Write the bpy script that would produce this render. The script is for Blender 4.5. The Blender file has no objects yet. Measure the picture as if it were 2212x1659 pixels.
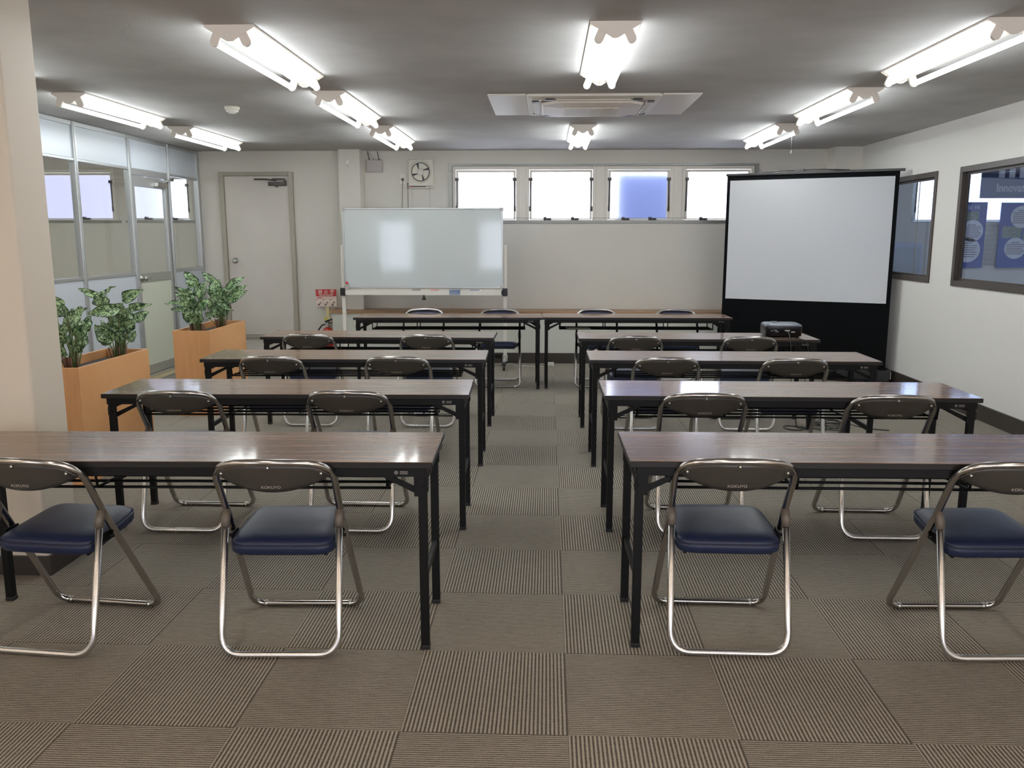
import bpy, bmesh, math, random
from mathutils import Vector, Matrix
random.seed(7)
S = bpy.context.scene
COL = S.collection
PI = math.pi

# ------------------------------------------------------------------ camera
F_PX, PITCH, YAW, ROLL, CAM_H = 1824.787, 0.1727, 0.04121, 0.000545, 1.4515
cd = bpy.data.cameras.new('camera'); cam = bpy.data.objects.new('camera', cd); COL.objects.link(cam)
cd.sensor_width = 36.0; cd.lens = F_PX / 2212 * 36.0; cd.clip_start = 0.05; cd.clip_end = 200
cy, sy, cp, sp = math.cos(YAW), math.sin(YAW), math.cos(PITCH), math.sin(PITCH)
fw = Vector((-sy * cp, cy * cp, -sp)); rt = Vector((cy, sy, 0)); up = rt.cross(fw)
r2 = rt * math.cos(ROLL) + up * math.sin(ROLL); u2 = -rt * math.sin(ROLL) + up * math.cos(ROLL)
cam.matrix_world = Matrix(((r2.x, u2.x, -fw.x, 0), (r2.y, u2.y, -fw.y, 0), (r2.z, u2.z, -fw.z, CAM_H), (0, 0, 0, 1)))
S.camera = cam

# ------------------------------------------------------------------ light and exposure
WORLD_STRENGTH = 4.6
TUBE_STRENGTH = 26.0
w = bpy.data.worlds.new('sky'); S.world = w; w.use_nodes = True
w.node_tree.nodes['Background'].inputs[0].default_value = (0.80, 0.86, 1.0, 1)
w.node_tree.nodes['Background'].inputs[1].default_value = WORLD_STRENGTH
sl = bpy.data.lights.new('sun', 'SUN'); sl.energy = 26; sl.color = (1.0, 0.84, 0.64); sl.angle = 0.02
so = bpy.data.objects.new('sun', sl); COL.objects.link(so)
so.location = (-4, -9, 9)
so.rotation_euler = Vector((0.22, 1.0, -0.95)).to_track_quat('-Z', 'Y').to_euler()
S.view_settings.view_transform = 'Standard'; S.view_settings.look = 'None'
S.view_settings.exposure = 0.68; S.view_settings.gamma = 1.0; S.view_settings.use_curve_mapping = False
S.cycles.use_denoising = True
S.cycles.max_bounces = 10; S.cycles.diffuse_bounces = 5; S.cycles.glossy_bounces = 5
S.cycles.transmission_bounces = 8; S.cycles.transparent_max_bounces = 16
S.cycles.sample_clamp_indirect = 3.0; S.cycles.sample_clamp_direct = 5.0; S.cycles.caustics_reflective = False; S.cycles.caustics_refractive = True

# ------------------------------------------------------------------ materials
def srgb(r, g, b):
    f = lambda c: (c / 255 / 12.92) if c / 255 <= 0.04045 else ((c / 255 + 0.055) / 1.055) ** 2.4
    return (f(r), f(g), f(b), 1)

def mat(name, col=(200, 200, 200), rough=0.6, metal=0.0, ior=1.5, bump=0, bscale=200, var=0, vscale=6, coat=0, spec=None, trans=0):
    m = bpy.data.materials.new(name); m.use_nodes = True
    nt = m.node_tree; b = nt.nodes['Principled BSDF']
    c = srgb(*col)
    b.inputs['Base Color'].default_value = c; b.inputs['Roughness'].default_value = rough
    b.inputs['Metallic'].default_value = metal; b.inputs['IOR'].default_value = ior
    if coat: b.inputs['Coat Weight'].default_value = coat; b.inputs['Coat Roughness'].default_value = 0.08
    if spec is not None: b.inputs['Specular IOR Level'].default_value = spec
    tc = nt.nodes.new('ShaderNodeTexCoord')
    if var:
        n = nt.nodes.new('ShaderNodeTexNoise'); n.inputs['Scale'].default_value = vscale; n.inputs['Detail'].default_value = 4
        nt.links.new(tc.outputs['Object'], n.inputs['Vector'])
        r = nt.nodes.new('ShaderNodeMapRange'); r.inputs[3].default_value = 1 - var; r.inputs[4].default_value = 1 + var
        r.inputs[1].default_value = .3; r.inputs[2].default_value = .7
        nt.links.new(n.outputs['Fac'], r.inputs[0])
        x = nt.nodes.new('ShaderNodeVectorMath'); x.operation = 'SCALE'; x.inputs[0].default_value = c[:3]
        nt.links.new(r.outputs[0], x.inputs['Scale']); nt.links.new(x.outputs[0], b.inputs['Base Color'])
    if bump:
        n = nt.nodes.new('ShaderNodeTexNoise'); n.inputs['Scale'].default_value = bscale; n.inputs['Detail'].default_value = 3
        nt.links.new(tc.outputs['Object'], n.inputs['Vector'])
        bp = nt.nodes.new('ShaderNodeBump'); bp.inputs['Strength'].default_value = bump; bp.inputs['Distance'].default_value = 0.002
        nt.links.new(n.outputs['Fac'], bp.inputs['Height']); nt.links.new(bp.outputs[0], b.inputs['Normal'])
    return m

def emis(name, col, strength):
    m = bpy.data.materials.new(name); m.use_nodes = True; nt = m.node_tree
    nt.nodes.remove(nt.nodes['Principled BSDF']); e = nt.nodes.new('ShaderNodeEmission')
    e.inputs[0].default_value = (*col, 1); e.inputs[1].default_value = strength
    nt.links.new(e.outputs[0], nt.nodes['Material Output'].inputs[0]); return m

def N(nt, t, **k):
    n = nt.nodes.new(t)
    for a, v in k.items(): setattr(n, a, v)
    return n

def carpet_mat():
    m = bpy.data.materials.new('carpet_tile'); m.use_nodes = True; nt = m.node_tree; b = nt.nodes['Principled BSDF']
    L = nt.links.new
    tc = N(nt, 'ShaderNodeTexCoord'); mp = N(nt, 'ShaderNodeMapping'); mp.inputs['Location'].default_value = (-0.0728 + 10, -2.2853 + 20, 0.25)
    L(tc.outputs['Object'], mp.inputs[0])
    ck = N(nt, 'ShaderNodeTexChecker'); ck.inputs['Scale'].default_value = 2.0; ck.inputs[1].default_value = (1, 1, 1, 1); ck.inputs[2].default_value = (0, 0, 0, 1)
    L(mp.outputs[0], ck.inputs['Vector'])
    sp_ = N(nt, 'ShaderNodeSeparateXYZ'); L(mp.outputs[0], sp_.inputs[0])
    def math_(op, a, b_=None, v=None):
        n = N(nt, 'ShaderNodeMath', operation=op)
        if hasattr(a, 'links'): L(a, n.inputs[0])
        else: n.inputs[0].default_value = a
        if b_ is not None:
            if hasattr(b_, 'links'): L(b_, n.inputs[1])
            else: n.inputs[1].default_value = b_
        return n.outputs[0]
    pitch = 0.5 / 40
    # wobble
    ns = N(nt, 'ShaderNodeTexNoise'); ns.inputs['Scale'].default_value = 60; ns.inputs['Detail'].default_value = 2; L(mp.outputs[0], ns.inputs['Vector'])
    wob = math_('MULTIPLY', math_('SUBTRACT', ns.outputs['Fac'], .5), 0.8)
    sx = math_('ADD', math_('SINE', math_('ADD', math_('MULTIPLY', sp_.outputs[0], 2 * PI / pitch), wob)), 0)
    sy_ = math_('ADD', math_('SINE', math_('ADD', math_('MULTIPLY', sp_.outputs[1], 2 * PI / (pitch * .8)), math_('MULTIPLY', wob, 2.2))), 0)
    mx = N(nt, 'ShaderNodeMix'); mx.data_type = 'FLOAT'; L(ck.outputs['Fac'], mx.inputs[0]); L(math_('MULTIPLY', sy_, .8), mx.inputs[2]); L(sx, mx.inputs[3])
    stripe = N(nt, 'ShaderNodeMapRange'); L(mx.outputs[0], stripe.inputs[0]); stripe.inputs[1].default_value = -1.15; stripe.inputs[2].default_value = .75
    # break up
    n2 = N(nt, 'ShaderNodeTexNoise'); n2.inputs['Scale'].default_value = 260; n2.inputs['Detail'].default_value = 3; L(mp.outputs[0], n2.inputs['Vector'])
    mp3 = N(nt, 'ShaderNodeMapping'); mp3.inputs['Scale'].default_value = (28, 190, 1); L(mp.outputs[0], mp3.inputs[0])
    n3 = N(nt, 'ShaderNodeTexNoise'); n3.inputs['Scale'].default_value = 1; n3.inputs['Detail'].default_value = 3; L(mp3.outputs[0], n3.inputs['Vector'])
    n4 = N(nt, 'ShaderNodeTexNoise'); n4.inputs['Scale'].default_value = 1.3; n4.inputs['Detail'].default_value = 3; L(mp.outputs[0], n4.inputs['Vector'])
    f = math_('ADD', stripe.outputs[0], math_('MULTIPLY', math_('SUBTRACT', n2.outputs['Fac'], .5), 1.0))
    f = math_('ADD', f, math_('MULTIPLY', math_('SUBTRACT', n3.outputs['Fac'], .5), .5))
    cr = N(nt, 'ShaderNodeValToRGB'); cr.color_ramp.elements[0].position = 0.05; cr.color_ramp.elements[0].color = srgb(65, 60, 54)
    cr.color_ramp.elements[1].position = 0.95; cr.color_ramp.elements[1].color = srgb(153, 146, 134)
    e = cr.color_ramp.elements.new(.5); e.color = srgb(110, 104, 95)
    L(f, cr.inputs[0])
    big = math_('ADD', math_('MULTIPLY', n4.outputs['Fac'], .3), .85)
    vm = N(nt, 'ShaderNodeVectorMath', operation='SCALE'); L(cr.outputs[0], vm.inputs[0]); L(big, vm.inputs['Scale'])
    # thin dark seam between tiles
    def seam(o):
        fr = math_('FRACT', math_('MULTIPLY', o, 2.0)); return math_('ABSOLUTE', math_('SUBTRACT', fr, .5))
    sm = math_('GREATER_THAN', math_('MAXIMUM', seam(sp_.outputs[0]), seam(sp_.outputs[1])), .4965)
    dk = math_('SUBTRACT', 1.0, math_('MULTIPLY', sm, .3))
    vm2 = N(nt, 'ShaderNodeVectorMath', operation='SCALE'); L(vm.outputs[0], vm2.inputs[0]); L(dk, vm2.inputs['Scale'])
    L(vm2.outputs[0], b.inputs['Base Color']); b.inputs['Roughness'].default_value = .95; b.inputs['Specular IOR Level'].default_value = .15
    bp = N(nt, 'ShaderNodeBump'); bp.inputs['Strength'].default_value = .5; bp.inputs['Distance'].default_value = .002
    L(f, bp.inputs['Height']); L(bp.outputs[0], b.inputs['Normal'])
    return m

def wood_mat(name, c1, c2, c3, rough, sx=1.6, sy=34, coat=0, bump=0.05):
    m = bpy.data.materials.new(name); m.use_nodes = True; nt = m.node_tree; b = nt.nodes['Principled BSDF']; L = nt.links.new
    tc = N(nt, 'ShaderNodeTexCoord'); mp = N(nt, 'ShaderNodeMapping'); mp.inputs['Scale'].default_value = (sx, sy, sy)
    L(tc.outputs['Object'], mp.inputs[0])
    n = N(nt, 'ShaderNodeTexNoise'); n.inputs['Scale'].default_value = 1; n.inputs['Detail'].default_value = 6; n.inputs['Roughness'].default_value = .65; n.inputs['Distortion'].default_value = .6
    L(mp.outputs[0], n.inputs['Vector'])
    cr = N(nt, 'ShaderNodeValToRGB'); el = cr.color_ramp.elements; el[0].position = .3; el[0].color = srgb(*c1); el[1].position = .72; el[1].color = srgb(*c3)
    e = el.new(.5); e.color = srgb(*c2); L(n.outputs['Fac'], cr.inputs[0]); L(cr.outputs[0], b.inputs['Base Color'])
    r = N(nt, 'ShaderNodeMapRange'); r.inputs[3].default_value = rough * .75; r.inputs[4].default_value = rough * 1.3; L(n.outputs['Fac'], r.inputs[0]); L(r.outputs[0], b.inputs['Roughness'])
    if coat: b.inputs['Coat Weight'].default_value = coat; b.inputs['Coat Roughness'].default_value = .075
    bp = N(nt, 'ShaderNodeBump'); bp.inputs['Strength'].default_value = bump; bp.inputs['Distance'].default_value = .001
    L(n.outputs['Fac'], bp.inputs['Height']); L(bp.outputs[0], b.inputs['Normal'])
    return m

def ceiling_mat():
    m = bpy.data.materials.new('textured_ceiling'); m.use_nodes = True; nt = m.node_tree; b = nt.nodes['Principled BSDF']; L = nt.links.new
    tc = N(nt, 'ShaderNodeTexCoord')
    v = N(nt, 'ShaderNodeTexVoronoi'); v.inputs['Scale'].default_value = 24; L(tc.outputs['Object'], v.inputs['Vector'])
    n = N(nt, 'ShaderNodeTexNoise'); n.inputs['Scale'].default_value = 3; n.inputs['Detail'].default_value = 5; L(tc.outputs['Object'], n.inputs['Vector'])
    n5 = N(nt, 'ShaderNodeTexNoise'); n5.inputs['Scale'].default_value = 90; n5.inputs['Detail'].default_value = 4; L(tc.outputs['Object'], n5.inputs['Vector'])
    r = N(nt, 'ShaderNodeMapRange'); r.inputs[1].default_value = .05; r.inputs[2].default_value = .14; r.inputs[3].default_value = 0; r.inputs[4].default_value = 1; L(v.outputs['Distance'], r.inputs[0])
    # only some cells have a pit
    gt = N(nt, 'ShaderNodeMath', operation='GREATER_THAN'); gt.inputs[1].default_value = .55
    sc = N(nt, 'ShaderNodeSeparateColor'); L(v.outputs['Color'], sc.inputs[0]); L(sc.outputs[0], gt.inputs[0])
    mx = N(nt, 'ShaderNodeMath', operation='MAXIMUM'); L(r.outputs[0], mx.inputs[0]); L(gt.outputs[0], mx.inputs[1])
    ad = N(nt, 'ShaderNodeMath', operation='MULTIPLY_ADD'); L(n5.outputs['Fac'], ad.inputs[0]); ad.inputs[1].default_value = .5; L(mx.outputs[0], ad.inputs[2])
    bp = N(nt, 'ShaderNodeBump'); bp.inputs['Strength'].default_value = .55; bp.inputs['Distance'].default_value = .003
    L(ad.outputs[0], bp.inputs['Height']); L(bp.outputs[0], b.inputs['Normal'])
    cr = N(nt, 'ShaderNodeValToRGB'); cr.color_ramp.elements[0].position = .35; cr.color_ramp.elements[0].color = srgb(170, 168, 166)
    cr.color_ramp.elements[1].position = .65; cr.color_ramp.elements[1].color = srgb(180, 178, 176); L(n.outputs['Fac'], cr.inputs[0])
    L(cr.outputs[0], b.inputs['Base Color']); b.inputs['Roughness'].default_value = .8
    return m

def glass_mat(name, tint=(1, 1, 1), rough=0.0, gl=0.06, frost=False):
    m = bpy.data.materials.new(name); m.use_nodes = True; nt = m.node_tree; L = nt.links.new
    nt.nodes.remove(nt.nodes['Principled BSDF'])
    g = N(nt, 'ShaderNodeBsdfGlossy'); g.inputs['Roughness'].default_value = rough; g.inputs['Color'].default_value = (1, 1, 1, 1)
    if frost:
        t = N(nt, 'ShaderNodeBsdfRefraction'); t.inputs['IOR'].default_value = 1.45; g.inputs['Roughness'].default_value = .4; t.inputs['Roughness'].default_value = frost; t.inputs['Color'].default_value = (*tint, 1)
        tc = N(nt, 'ShaderNodeTexCoord'); wv = N(nt, 'ShaderNodeTexChecker'); wv.inputs['Scale'].default_value = 120
        L(tc.outputs['Object'], wv.inputs['Vector']); bp = N(nt, 'ShaderNodeBump'); bp.inputs['Strength'].default_value = .35; bp.inputs['Distance'].default_value = .002
        L(wv.outputs['Fac'], bp.inputs['Height']); L(bp.outputs[0], t.inputs['Normal'])
    else:
        t = N(nt, 'ShaderNodeBsdfTransparent'); t.inputs['Color'].default_value = (*tint, 1)
    lw = N(nt, 'ShaderNodeLayerWeight'); lw.inputs['Blend'].default_value = .5
    pw = N(nt, 'ShaderNodeMath', operation='POWER'); L(lw.outputs['Facing'], pw.inputs[0]); pw.inputs[1].default_value = 5
    ma = N(nt, 'ShaderNodeMath', operation='MULTIPLY_ADD'); L(pw.outputs[0], ma.inputs[0]); ma.inputs[1].default_value = .9; ma.inputs[2].default_value = .035
    mx = N(nt, 'ShaderNodeMixShader'); L(ma.outputs[0], mx.inputs[0]); L(t.outputs[0], mx.inputs[1]); L(g.outputs[0], mx.inputs[2])
    L(mx.outputs[0], nt.nodes['Material Output'].inputs[0]); return m

def leaf_mat():
    m = bpy.data.materials.new('variegated_leaf'); m.use_nodes = True; nt = m.node_tree; b = nt.nodes['Principled BSDF']; L = nt.links.new
    uv = N(nt, 'ShaderNodeUVMap'); sp_ = N(nt, 'ShaderNodeSeparateXYZ'); L(uv.outputs[0], sp_.inputs[0])
    def M_(op, a, b_=None):
        n = N(nt, 'ShaderNodeMath', operation=op)
        for i, q in enumerate((a, b_)):
            if q is None: continue
            if hasattr(q, 'links'): L(q, n.inputs[i])
            else: n.inputs[i].default_value = q
        return n.outputs[0]
    ac = M_('ABSOLUTE', M_('SUBTRACT', sp_.outputs[1], .5))            # distance from midrib 0..0.5
    tc = N(nt, 'ShaderNodeTexCoord')
    n = N(nt, 'ShaderNodeTexNoise'); n.inputs['Scale'].default_value = 50; n.inputs['Detail'].default_value = 3; n.inputs['Distortion'].default_value = 1.4; L(tc.outputs['Object'], n.inputs['Vector'])
    vein = M_('SINE', M_('MULTIPLY', M_('ADD', sp_.outputs[0], M_('MULTIPLY', ac, -.5)), 62.0))
    t = M_('ADD', n.outputs['Fac'], M_('MULTIPLY', vein, .055))
    r = N(nt, 'ShaderNodeMapRange'); r.inputs[1].default_value = .44; r.inputs[2].default_value = .54; L(t, r.inputs[0])
    edge = N(nt, 'ShaderNodeMapRange'); edge.inputs[1].default_value = .47; edge.inputs[2].default_value = .36; L(ac, edge.inputs[0])
    rib = N(nt, 'ShaderNodeMapRange'); rib.inputs[1].default_value = .012; rib.inputs[2].default_value = .03; L(ac, rib.inputs[0])
    f = M_('MULTIPLY', M_('MULTIPLY', r.outputs[0], edge.outputs[0]), rib.outputs[0])
    mx = N(nt, 'ShaderNodeMix'); mx.data_type = 'RGBA'; L(f, mx.inputs[0]); mx.inputs[6].default_value = srgb(30, 62, 34); mx.inputs[7].default_value = srgb(166, 194, 144)
    L(mx.outputs[2], b.inputs['Base Color']); b.inputs['Roughness'].default_value = .30
    return m

M = dict(
    carpet=carpet_mat(), ceiling=ceiling_mat(),
    wall=mat('painted_wall', (214, 209, 200), .7, bump=.15, bscale=120, var=.02, vscale=2),
    wall_r=mat('white_wallpaper', (206, 203, 198), .75, bump=.2, bscale=300),
    column=mat('cream_column_paint', (204, 194, 178), .6, bump=.1, bscale=60),
    base=mat('dark_baseboard', (46, 40, 35), .5),
    alu=mat('aluminium', (186, 188, 188), .32, metal=.75),
    alu_dk=mat('grey_aluminium', (128, 128, 124), .4, metal=.6),
    panel=mat('pale_panel', (178, 184, 190), .35, spec=.6),
    beige_panel=mat('beige_door_panel', (186, 190, 172), .45),
    grey_panel=mat('grey_rail', (128, 128, 120), .45),
    glass=glass_mat('clear_glass', (.94, .96, .96)),
    glass_r=glass_mat('cool_cast_glass', (.78, .86, 1.0)),  # blue tint stands in for the cool light of the next room
    frost=glass_mat('frosted_glass', (.97, .98, 1), frost=.38),
    cream=mat('cream_window_frame', (236, 230, 220), .45),
    white=mat('white_plastic', (228, 224, 214), .4),
    offwhite=mat('aged_white_plastic', (224, 220, 206), .45),
    lampwhite=mat('white_enamel_fixture', (238, 230, 220), .4),
    greyplastic=mat('warm_grey_plastic', (168, 160, 157), .5),
    black=mat('black_plastic', (18, 18, 20), .45),
    softblack=mat('black_fabric', (9, 10, 12), .9, spec=.1),
    screenwhite=mat('projection_fabric', (206, 208, 212), .85, spec=.2),
    tblack=mat('black_steel', (12, 12, 12), .5, spec=.2),
    tedge=mat('black_edging', (22, 19, 17), .42, spec=.35),
    chrome=mat('chrome_tube', (186, 183, 180), .17, metal=1),
    chrome_lit=mat('lit_chrome_tube', (222, 220, 217), .27, metal=1),  # same chrome, lighter colour stands in for window reflections on the rear legs
    bshell=mat('brown_grey_back_shell', (64, 60, 55), .33, spec=.4),
    sleeve=mat('grey_brown_sleeve', (92, 84, 76), .5),
    navy=mat('navy_vinyl', (26, 34, 60), .42, bump=.25, bscale=350, spec=.35),
    piping=mat('dark_navy_piping', (18, 24, 46), .4),
    steel=mat('satin_steel', (200, 200, 196), .28, metal=1),
    sticker=mat('grey_sticker_print', (96, 94, 92), .6),
    letter=mat('pale_lettering', (150, 142, 134), .5),
    walnut=wood_mat('walnut_laminate', (66, 42, 26), (110, 78, 52), (150, 116, 84), .26, sx=1.1, sy=42, coat=.5, bump=.03),
    oak=wood_mat('brown_worktop', (124, 94, 66), (142, 110, 80), (158, 126, 92), .4),
    birch=wood_mat('orange_birch_veneer', (196, 142, 92), (203, 149, 98), (209, 157, 106), .42, sx=30, sy=2.2),
    beigefloor=mat('beige_vinyl_floor', (196, 178, 142), .4),
    counter=mat('white_melamine', (212, 212, 202), .5),
    doorp=mat('painted_steel_door', (206, 199, 191), .38, var=.03, vscale=2.5),
    doorf=mat('grey_door_frame', (150, 143, 130), .45),
    board=mat('whiteboard_enamel', (194, 201, 201), .07, ior=1.55),
    red=mat('red_plastic', (178, 32, 38), .4), exred=mat('extinguisher_red', (170, 42, 28), .3),
    signred=mat('sign_red', (176, 34, 40), .5), signcream=mat('sign_cream', (232, 212, 198), .5), ink=mat('dark_ink', (70, 50, 50), .7),
    brownframe=mat('brown_window_frame', (54, 46, 40), .42),
    navyblue=mat('poster_blue', (58, 76, 140), .35), banner=mat('banner_slate', (78, 88, 122), .6), bannerd=mat('banner_dark', (50, 52, 84), .6),
    paper=mat('poster_paper', (206, 208, 214), .5), photo=mat('poster_photo', (112, 120, 112), .5, var=.5, vscale=60),
    paleblue=mat('pale_blue_wall', (186, 192, 212), .6),
    lilac=mat('lilac_exterior_render', (58, 61, 86), .8), bluewall=mat('blue_exterior_sheet', (98, 114, 166), .7),
    soil=mat('dark_liner', (22, 22, 26), .8, bump=.5, bscale=80),
    leaf=leaf_mat(), stem=mat('green_brown_stem', (92, 104, 62), .5), stemred=mat('brown_stem', (96, 62, 44), .6),
    dkcable=mat('black_cable', (22, 22, 22), .5), whcable=mat('white_cable', (205, 202, 194), .5),
    projtop=mat('grey_projector_lid', (84, 88, 102), .35), projbody=mat('black_projector_body', (9, 9, 11), .3, spec=.3),
    folder=mat('olive_folder', (70, 72, 62), .5), blue=mat('blue_marker', (40, 60, 130), .4), eraser=mat('grey_blue_eraser', (110, 122, 150), .7),
    pink=mat('red_marker', (200, 70, 80), .4),
    tube_added=emis('warm_fluorescent_tube', (1.0, .83, .66), 17.0),  # glow of the added, unseen lamp rows behind the camera
    tube=emis('fluorescent_tube', (0.94, 1.0, 1.02), TUBE_STRENGTH),
)

# ------------------------------------------------------------------ mesh helpers
def bm_new(): return bmesh.new()

def bx(bm, x0, x1, y0, y1, z0, z1, mi=0, bev=0, seg=2):
    a = [bm.verts.new((x, y, z)) for z in (z0, z1) for y in (y0, y1) for x in (x0, x1)]
    fs = [bm.faces.new([a[i] for i in q]) for q in ((0, 2, 3, 1), (4, 5, 7, 6), (0, 1, 5, 4), (2, 6, 7, 3), (0, 4, 6, 2), (1, 3, 7, 5))]
    for f in fs: f.material_index = mi
    if bev:
        es = {e for f in fs for e in f.edges}
        r = bmesh.ops.bevel(bm, geom=list(es), offset=bev, segments=seg, affect='EDGES', profile=.5)
        for f in r['faces']: f.material_index = mi; f.smooth = True
    return fs

def tube(bm, pts, r, n=10, closed=False, mi=0, cap=True):
    pts = [Vector(p) for p in pts]; m = len(pts)
    if closed:
        tg = [(pts[(i + 1) % m] - pts[i - 1]).normalized() for i in range(m)]
    else:
        tg = [(pts[min(i + 1, m - 1)] - pts[max(i - 1, 0)]).normalized() for i in range(m)]
    t0 = tg[0]; nrm = t0.cross(Vector((0, 0, 1)))
    if nrm.length < .1: nrm = t0.cross(Vector((1, 0, 0)))
    nrm.normalize(); frames = []
    for i in range(m):
        if i: 
            nrm = nrm - tg[i] * nrm.dot(tg[i]); nrm.normalize()
        frames.append((nrm.copy(), tg[i].cross(nrm)))
    rings = []
    for i in range(m):
        a, b = frames[i]; rr = r[i] if isinstance(r, (list, tuple)) else r
        rings.append([bm.verts.new(pts[i] + (a * math.cos(2 * PI * k / n) + b * math.sin(2 * PI * k / n)) * rr) for k in range(n)])
    def bridge(A, B, off=0):
        for k in range(n):
            f = bm.faces.new((A[k], A[(k + 1) % n], B[(k + 1 + off) % n], B[(k + off) % n])); f.smooth = True; f.material_index = mi
    for i in range(m - 1): bridge(rings[i], rings[i + 1])
    if closed:
        best = min(range(n), key=lambda o: sum((rings[-1][k].co - rings[0][(k + o) % n].co).length for k in range(n)))
        bridge(rings[-1], rings[0], best)
    elif cap:
        bm.faces.new(rings[0][::-1]).material_index = mi; bm.faces.new(rings[-1]).material_index = mi

def fillet(pts, rad, closed=False, seg=6):
    pts = [Vector(p) for p in pts]; out = []; m = len(pts)
    for i, p in enumerate(pts):
        rr = rad[i] if isinstance(rad, (list, tuple)) else rad
        if (not closed and i in (0, m - 1)) or rr <= 0: out.append(p); continue
        a, b = pts[i - 1], pts[(i + 1) % m]
        u, v = (a - p), (b - p); lu, lv = u.length, v.length; u.normalize(); v.normalize()
        ang = u.angle(v)
        if ang > PI - .02: out.append(p); continue
        t = min(rr / math.tan(ang / 2), lu * .48, lv * .48)
        s, e = p + u * t, p + v * t
        for k in range(seg + 1):
            q = k / seg; out.append(s * (1 - q) ** 2 + p * 2 * q * (1 - q) + e * q * q)
    return out

def lathe(bm, prof, c=(0, 0, 0), axis='z', n=20, mi=0):
    c = Vector(c); rings = []
    for r, h in prof:
        ring = []
        for k in range(n):
            a = 2 * PI * k / n; x, y = r * math.cos(a), r * math.sin(a)
            v = {'z': (x, y, h), 'y': (x, h, -y), 'x': (h, x, y)}[axis]
            ring.append(bm.verts.new(c + Vector(v)))
        rings.append(ring)
    for A, B in zip(rings, rings[1:]):
        for k in range(n):
            f = bm.faces.new((A[k], A[(k + 1) % n], B[(k + 1) % n], B[k])); f.smooth = True; f.material_index = mi
    for R in (rings[0][::-1], rings[-1]):
        if prof[0 if R is not rings[-1] else -1][0] > 1e-5: bm.faces.new(R).material_index = mi

def prism(bm, poly, y0, y1, axis='y', mi=0, smooth=False):
    """poly in (a,b) -> x,z for axis y ; y,z for axis x ; x,y for axis z"""
    def P(a, b, t): return {'y': (a, t, b), 'x': (t, a, b), 'z': (a, b, t)}[axis]
    A = [bm.verts.new(P(a, b, y0)) for a, b in poly]; B = [bm.verts.new(P(a, b, y1)) for a, b in poly]
    fs = [bm.faces.new(A), bm.faces.new(B[::-1])]
    for i in range(len(poly)):
        j = (i + 1) % len(poly); f = bm.faces.new((A[i], B[i], B[j], A[j])); f.smooth = smooth; fs.append(f)
    for f in fs: f.material_index = mi

def rings_mesh(bm, rings, mi=0, cap=True, smooth=True):
    R = [[bm.verts.new(p) for p in r] for r in rings]; n = len(R[0])
    for A, B in zip(R, R[1:]):
        for k in range(n):
            f = bm.faces.new((A[k], A[(k + 1) % n], B[(k + 1) % n], B[k])); f.smooth = smooth; f.material_index = mi
    if cap:
        f = bm.faces.new(R[0][::-1]); f.material_index = mi; f = bm.faces.new(R[-1]); f.material_index = mi; f.smooth = smooth

def obj(name, bm, mats, parent=None):
    bmesh.ops.recalc_face_normals(bm, faces=bm.faces)
    me = bpy.data.meshes.new(name); bm.to_mesh(me); bm.free()
    for m in (mats if isinstance(mats, (list, tuple)) else [mats]): me.materials.append(m)
    o = bpy.data.objects.new(name, me); COL.objects.link(o)
    if parent: o.parent = parent
    return o

def thing(name, label, cat, loc=(0, 0, 0), rz=0, group=None):
    o = bpy.data.objects.new(name, None); COL.objects.link(o); o.location = loc; o.rotation_euler = (0, 0, rz)
    o.empty_display_size = .1; o['label'] = label; o['category'] = cat
    if group: o['group'] = group
    return o

def tag(o, label, cat, group=None):
    o['label'] = label; o['category'] = cat
    if group: o['group'] = group
    return o

def struct(name, bm, mats, parent=None):
    o = obj(name, bm, mats, parent)
    if not parent: o['kind'] = 'structure'
    return o

def sthing(name, loc=(0, 0, 0)):
    o = bpy.data.objects.new(name, None); COL.objects.link(o); o.location = loc; o['kind'] = 'structure'; o.empty_display_size = .1; return o

def dup(root, loc=None, rz=None, label=None, group=None):
    r = root.copy(); COL.objects.link(r)
    if loc is not None: r.location = loc
    if rz is not None: r.rotation_euler = (0, 0, rz)
    if label: r['label'] = label
    if group: r['group'] = group
    for ch in list(root.children):
        c = ch.copy(); COL.objects.link(c); c.parent = r
        for g in list(ch.children):
            d = g.copy(); COL.objects.link(d); d.parent = c
    return r

def text_bm(body, size, depth=.001, bold=0.0, align='CENTER', xs=1.0):
    c = bpy.data.curves.new('lettering', 'FONT'); c.body = body; c.size = size; c.extrude = depth; c.offset = bold; c.align_x = align
    o = bpy.data.objects.new('lettering', c); COL.objects.link(o)
    bpy.context.view_layer.update()
    me = bpy.data.meshes.new_from_object(o.evaluated_get(bpy.context.evaluated_depsgraph_get()))
    bpy.data.objects.remove(o); bpy.data.curves.remove(c)
    bm = bmesh.new(); bm.from_mesh(me); bpy.data.meshes.remove(me)
    if xs != 1: bmesh.ops.scale(bm, vec=(xs, 1, 1), verts=bm.verts)
    return bm

def text(name, body, size, loc, parent, m, rz=0, bold=0.0, align='CENTER', xs=1.0):
    """upright text in the xz plane, facing -y (before rz)"""
    bm = text_bm(body, size, .0006, bold, align, xs)
    bmesh.ops.rotate(bm, cent=(0, 0, 0), matrix=Matrix.Rotation(PI / 2, 3, 'X'), verts=bm.verts)
    if rz: bmesh.ops.rotate(bm, cent=(0, 0, 0), matrix=Matrix.Rotation(rz, 3, 'Z'), verts=bm.verts)
    bmesh.ops.translate(bm, vec=loc, verts=bm.verts)
    o = obj(name, bm, m, parent); return o

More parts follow.
